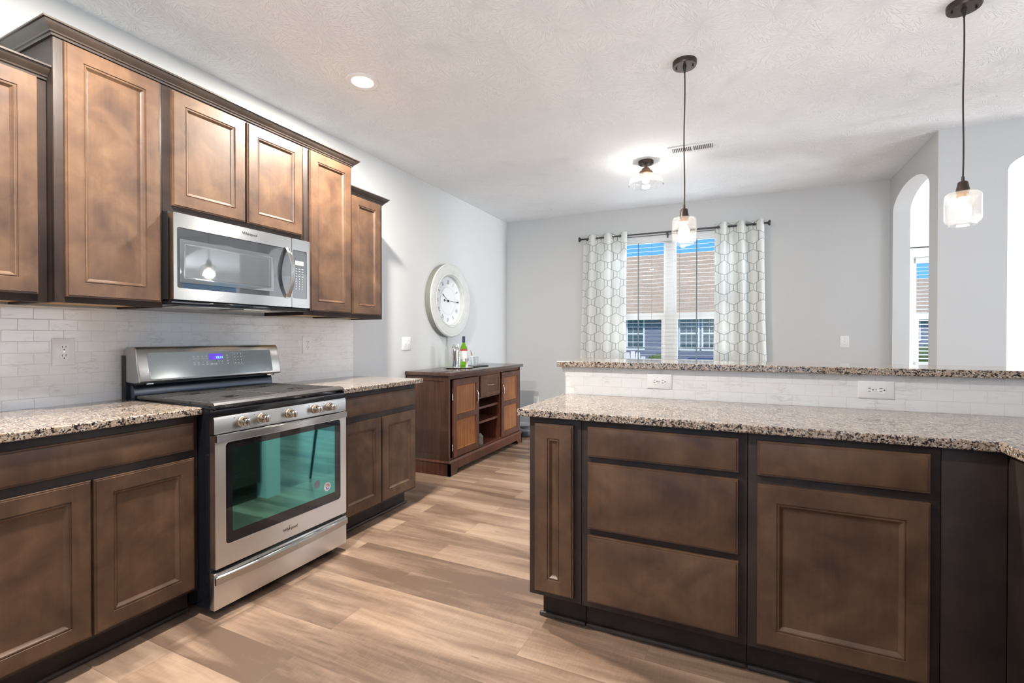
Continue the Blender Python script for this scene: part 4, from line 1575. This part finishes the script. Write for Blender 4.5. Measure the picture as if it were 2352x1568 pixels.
solo('jigger', MB().lathe([(.018, 0), (.0185, .001), (.009, .040), (.009, .044), (.021, .095), (.0195, .095), (.008, .046), (.0001, .045)], (.295, 2.868, ZT0), seg=28), M['chrome'], 'small steel double-cone jigger standing in front of the green bottle', 'jigger')
O = (.268, 3.070, ZT0 + .0122)
solo('tumbler', MB().lathe([(.0001, 0), (.036, 0), (.038, .004), (.045, .095), (.0425, .095), (.035, .014), (.0001, .012)], O, seg=24), M['crystal'], 'cut crystal tumbler on the dark board', 'glass', smooth=20)
t = thing('stir_stick', 'copper tipped stirring stick leaning in the crystal tumbler', 'stirrer', (.268, 3.055, ZT0 + .03))
part('stick', MB().tube([(.270, 3.080, ZT0 + .029), (.250, 3.050, ZT0 + .120)], .0025, 8), M['clear'], t)
part('stick_tip', MB().tube([(.250, 3.050, ZT0 + .120), (.245, 3.043, ZT0 + .152)], .0065, 10).tube([(.245, 3.043, ZT0 + .152), (.241, 3.036, ZT0 + .175)], .005, 10, r2=.001), M['copper'], t)
t = thing('decanter', 'square cut glass decanter on the bottom of the open sideboard niche', 'decanter', (.37, 2.87, .149))
part('decanter_body', MB().prism(rrect(.375, .455, 2.850, 2.930, .012, 3), PZ(.149), 0, .075).add([], []), M['crystal'], t)
part('decanter_shoulder', MB().add([(.375, 2.850, .2245), (.455, 2.850, .2245), (.455, 2.930, .2245), (.375, 2.930, .2245), (.398, 2.873, .262), (.432, 2.873, .262), (.432, 2.907, .262), (.398, 2.907, .262)],
                                   [(3, 2, 1, 0), (4, 5, 6, 7), (0, 1, 5, 4), (1, 2, 6, 5), (2, 3, 7, 6), (3, 0, 4, 7)]), M['crystal'], t)

# ------------------------------------------------------------------ robot vacuum on the floor
t = thing('robot_vacuum', 'low round dark robot vacuum on the floor beyond the sideboard', 'robot vacuum', (.34, 4.205, 0))
O = (.34, 4.205, 0)
part('housing', MB().lathe([(.158, .008), (.170, .014), (.172, .060), (.166, .072)], O, seg=56), M['robot'], t)
part('top_cover', MB().lathe([(.166, .072), (.164, .078), (.150, .083), (.0001, .084)], O, seg=56), M['robot_top'], t)
part('sensor_turret', MB().lathe([(.050, .0835), (.050, .096), (.044, .100), (.0001, .101)], O, seg=32), M['robot'], t)
part('wheel', MB().cyl((.20, 4.15, .024), (.22, 4.15, .024), .024, 14).cyl((.46, 4.15, .024), (.48, 4.15, .024), .024, 14), M['black'], t)

# ------------------------------------------------------------------ dining chairs beyond the bar


def chair(label):
    t = thing('dining_chair', label, 'chair', (0, 0, 0))
    part('seat', MB().prism(rrect(-.22, .22, -.21, .21, .06, 6), PZ(0), .425, .475), M['fabric'], t)
    # curved backrest with rounded top, built as a bent shell behind y=+.2
    m = MB()
    nu, nv = 18, 10
    vs, fs = [], []
    for s in (0, 1):
        for j in range(nv + 1):
            v = j / nv
            for i in range(nu + 1):
                u = -1 + 2 * i / nu
                hw = .215 * (1 - .30 * max(0, v - .55) ** 2 / .2)
                zt = .50 + .39 * v * (1 - .0) - .11 * (abs(u) ** 2.6) * v
                y = .205 + .05 * v - .055 * u * u + (s - .5) * .026
                vs.append((u * hw, y, zt))
    w = nu + 1
    tot = w * (nv + 1)
    for s in (0, 1):
        for j in range(nv):
            for i in range(nu):
                a = s * tot + j * w + i
                fs.append((a, a + 1, a + w + 1, a + w))
    for i in range(nu):
        fs.append((i, i + 1, tot + i + 1, tot + i))
        a = nv * w + i
        fs.append((a, a + 1, tot + a + 1, tot + a))
    for j in range(nv):
        for i in (0, nu):
            a = j * w + i
            fs.append((a, a + w, tot + a + w, tot + a))
    m.add(vs, fs)
    part('backrest', m, M['fabric'], t, smooth=50)
    for sx in (-1, 1):
        part('leg', MB().tube([(sx * .19, -.18, .425), (sx * .215, -.215, 0)], .013, 10, r2=.010), M['chair_metal'], t)
        part('leg', MB().tube([(sx * .19, .18, .425), (sx * .215, .225, 0)], .013, 10, r2=.010), M['chair_metal'], t)
    m = MB()
    m.tube([(-.16, .190, .44), (-.19, .222, .52), (-.205, .205, .70)], .009, 8).tube([(.16, .190, .44), (.19, .222, .52), (.205, .205, .70)], .009, 8)
    part('back_post', m, M['chair_metal'], t)
    return t


ch = chair('grey chair behind the bar, its rounded back just showing at the left end')
ch.location = (1.815, 1.93, 0)
ch.rotation_euler = (0, 0, radians(180))
cr = dup(ch, (5.87, 6.30, 0), 'grey chair in the next room, only its back top showing above the bar', radians(180))
cr.scale = (1.1, 1.1, 1.1)

# ------------------------------------------------------------------ outdoors
m = MB().add([(-40, 4.56, -.2), (60, 4.56, -.2), (60, 70, -.2), (-40, 70, -.2), (-40, 4.56, -.6), (60, 4.56, -.6), (60, 70, -.6), (-40, 70, -.6)],
             [(0, 1, 2, 3), (7, 6, 5, 4), (0, 4, 5, 1), (1, 5, 6, 2), (2, 6, 7, 3), (3, 7, 4, 0)])
props(part('lawn', m, M['grass']), 'green mown lawn outside the windows', 'lawn', None, 'stuff')
solo('patio', MB().box(-.6, 3.9, 4.56, 9.2, -.199, -.03), M['concrete'], 'pale concrete patio outside the window with the blind', 'patio')


def house(name, label, x0, x1, y0, y1, zb, ze, zr, wins):
    t = thing(name, label, 'house', ((x0 + x1) / 2, (y0 + y1) / 2, zb))
    part('wall', MB().box(x0, x1, y0, y1, zb, ze), M['siding'], t)
    yc = (y0 + y1) / 2
    m = MB()
    ov = .35
    sl = (zr - ze) / (yc - y0)
    za = ze - ov * sl + .06
    th = .16
    m.add([(x0 - .3, y0 - ov, za), (x1 + .3, y0 - ov, za), (x1 + .3, yc, zr), (x0 - .3, yc, zr), (x1 + .3, y1 + ov, za), (x0 - .3, y1 + ov, za),
           (x0 - .3, y0 - ov, za - th), (x1 + .3, y0 - ov, za - th), (x1 + .3, yc, zr - th), (x0 - .3, yc, zr - th), (x1 + .3, y1 + ov, za - th), (x0 - .3, y1 + ov, za - th)],
          [(0, 1, 2, 3), (3, 2, 4, 5), (6, 9, 8, 7), (9, 11, 10, 8), (0, 6, 7, 1), (5, 4, 10, 11), (0, 3, 9, 6), (3, 5, 11, 9), (1, 7, 8, 2), (2, 8, 10, 4)])
    part('roof', m, M['roof'], t)
    part('gutter', MB().box(x0 - .3, x1 + .3, y0 - ov - .10, y0 - ov, za - .17, za - .02, .01), M['house_white'], t)
    for a, b, c, d, mid in wins:
        f = part('window_frame', MB().ring(rrect(a, b, c, d, .001, 1), rrect(a + .07, b - .07, c + .07, d - .07, .001, 1), PY(y0), 0, .05).box(a + .07, b - .07, y0 - .04, y0, mid - .035, mid + .035), M['house_white'], t)
        part('pane', MB().box(a + .07, b - .07, y0 - .015, y0 - .002, c + .07, d - .07), M['house_glass'], f)
        g = MB()
        for k in (1, 2):
            xg = a + .07 + (b - a - .14) * k / 3
            g.box(xg - .010, xg + .010, y0 - .022, y0 - .015, c + .07, d - .07)
        for zz in ((mid + d) / 2, (mid + c) / 2):
            g.box(a + .07, b - .07, y0 - .022, y0 - .015, zz - .010, zz + .010)
        part('muntins', g, M['house_white'], f)
    return t


house('neighbour_house', 'grey-blue sided house with taupe roof outside the curtained window', -9, 5.2, 22, 33, -.199, 2.47, 6.02,
      [(-2.05, -1.19, .62, 2.12, 1.41), (.34, 1.24, .62, 2.12, 1.41), (1.33, 2.23, .62, 2.12, 1.41), (-4.6, -3.7, .62, 2.12, 1.41)])
house('neighbour_house', 'distant house with low roof seen through the slatted window past the arch', 9, 30, 36, 47, -.199, 2.6, 5.4,
      [(12, 13, 1.0, 2.2, 1.6), (14.6, 15.6, 1.0, 2.2, 1.6), (17, 18, 1.0, 2.2, 1.6)])

m = MB()


def blob(m, c, r, n=3):
    bm = bmesh.new()
    bmesh.ops.create_icosphere(bm, subdivisions=n, radius=1)
    for v in bm.verts:
        k = 1 + .22 * random.random()
        v.co = Vector((c[0] + v.co.x * r[0] * k, c[1] + v.co.y * r[1] * k, c[2] + v.co.z * r[2] * k))
    bm.verts.index_update()
    m.add([v.co[:] for v in bm.verts], [[v.index for v in f.verts] for f in bm.faces])
    bm.free()
    return m


sh0 = None
for i, (x, y, r, lb) in enumerate(((-.35, 20.6, .50, 'low green shrub by the blue-grey house, left of the window mullion'), (10.2, 26, .75, 'green shrub on the lawn seen through the slatted window'), (12.4, 29, .9, 'larger shrub on the lawn beyond the slatted window'))):
    z = -.199
    t = thing('shrub', lb, 'shrub', (x, y, z))
    m = MB()
    for k in range(6):
        blob(m, (x + random.uniform(-.5, .5) * r, y + random.uniform(-.3, .3) * r, z + r * random.uniform(.62, .95)), (r * .5,) * 3, 2)
    part('foliage', m, M['leaf'], t)
    part('stem', MB().cyl((x, y, z), (x, y, z + r * .4), .03, 8), M['sb_side'], t)


def adirondack():
    t = thing('adirondack_chair', 'pale slatted garden chair with rounded fan back on the patio', 'garden chair', (0, 0, 0))
    mtl = M['resin']
    n = 7
    for k in range(n):
        q = k - (n - 1) / 2
        bot, top = q * .058, q * .082
        L = 1.04 - .021 * q * q
        w0, w1 = .026, .037
        rows = []
        m = MB()
        vs = []
        steps = 8
        for j in range(steps + 1):
            v = j / steps
            z = .30 + (L - .30) * v
            y = .20 + .30 * v
            x = bot + (top - bot) * v
            w = (w0 + (w1 - w0) * v) * (1 if v < .92 else .8)
            for dx, dy in ((-w, -.010), (w, -.010), (w, .010), (-w, .010)):
                vs.append((x + dx, y + dy, z - (0 if j < steps else abs(dx) * .25)))
        fs = [(4 * j + i, 4 * j + (i + 1) % 4, 4 * j + 4 + (i + 1) % 4, 4 * j + 4 + i) for j in range(steps) for i in range(4)] + [(0, 1, 2, 3), tuple(4 * steps + i for i in range(4))]
        m.add(vs, fs)
        part('back_slat', m, mtl, t)
    m = MB()
    for k in range(6):
        y = -.30 + k * .092
        z = .36 - k * .012
        m.box(-.26, .26, y, y + .080, z - .010, z + .010, .004)
    part('seat', m, mtl, t)
    for sx in (-1, 1):
        part('armrest', MB().box(sx * .24, sx * .38, -.38, .36, .545, .570, .008), mtl, t)
        part('leg', MB().box(sx * .265, sx * .300, -.34, -.25, 0, .545, .004), mtl, t)
        part('leg', MB().prism([(-.26, .36), (-.26, .28), (.42, 0), (.52, 0), (.20, .30)], lambda u, v, d: (d, u, v), sx * .262, sx * .235), mtl, t)
        part('arm_support', MB().box(sx * .265, sx * .295, .22, .30, .20, .545, .004), mtl, t)
    part('back_rail', MB().box(-.28, .28, .345, .37, .52, .58, .004), mtl, t)
    return t


ad = adirondack()
ad.location = (1.185, 6.93, -.03)
ad.rotation_euler = (0, 0, radians(180 + 8))
t = thing('storage_box', 'dark navy storage box with yellow latch on the patio', 'box', (2.32, 7.4, -.03))
part('box_body', MB().box(2.02, 2.72, 7.2, 7.65, -.03, .80, .02), M['navy'], t)
part('box_lid', MB().box(1.99, 2.75, 7.17, 7.68, .80, .865, .02), M['navy'], t)
part('latch', MB().box(2.34, 2.40, 7.155, 7.17, .77, .83, .004), M['raw_wood'], t)

# repeats share a group phrase
GROUPS = {'wall_cabinet': 'wall cabinets along the range wall', 'base_cabinet': 'base cabinets of the kitchen', 'countertop': 'granite countertops',
          'wall_outlet': 'white electrical outlets', 'light_switch': 'white light switch plates', 'recessed_light': 'recessed ceiling lights',
          'dining_chair': 'grey dining chairs', 'neighbour_house': 'houses outside', 'shrub': 'shrubs on the lawn', 'tile_backsplash': 'marble tile backsplashes',
          'window_blind': 'white window blinds', 'curtain_rod': 'dark curtain rods'}
for o in SC.objects:
    if o.parent is None and 'category' in o.keys() and 'group' not in o.keys():
        g = GROUPS.get(o.name.split('.')[0])
        if g:
            o['group'] = g
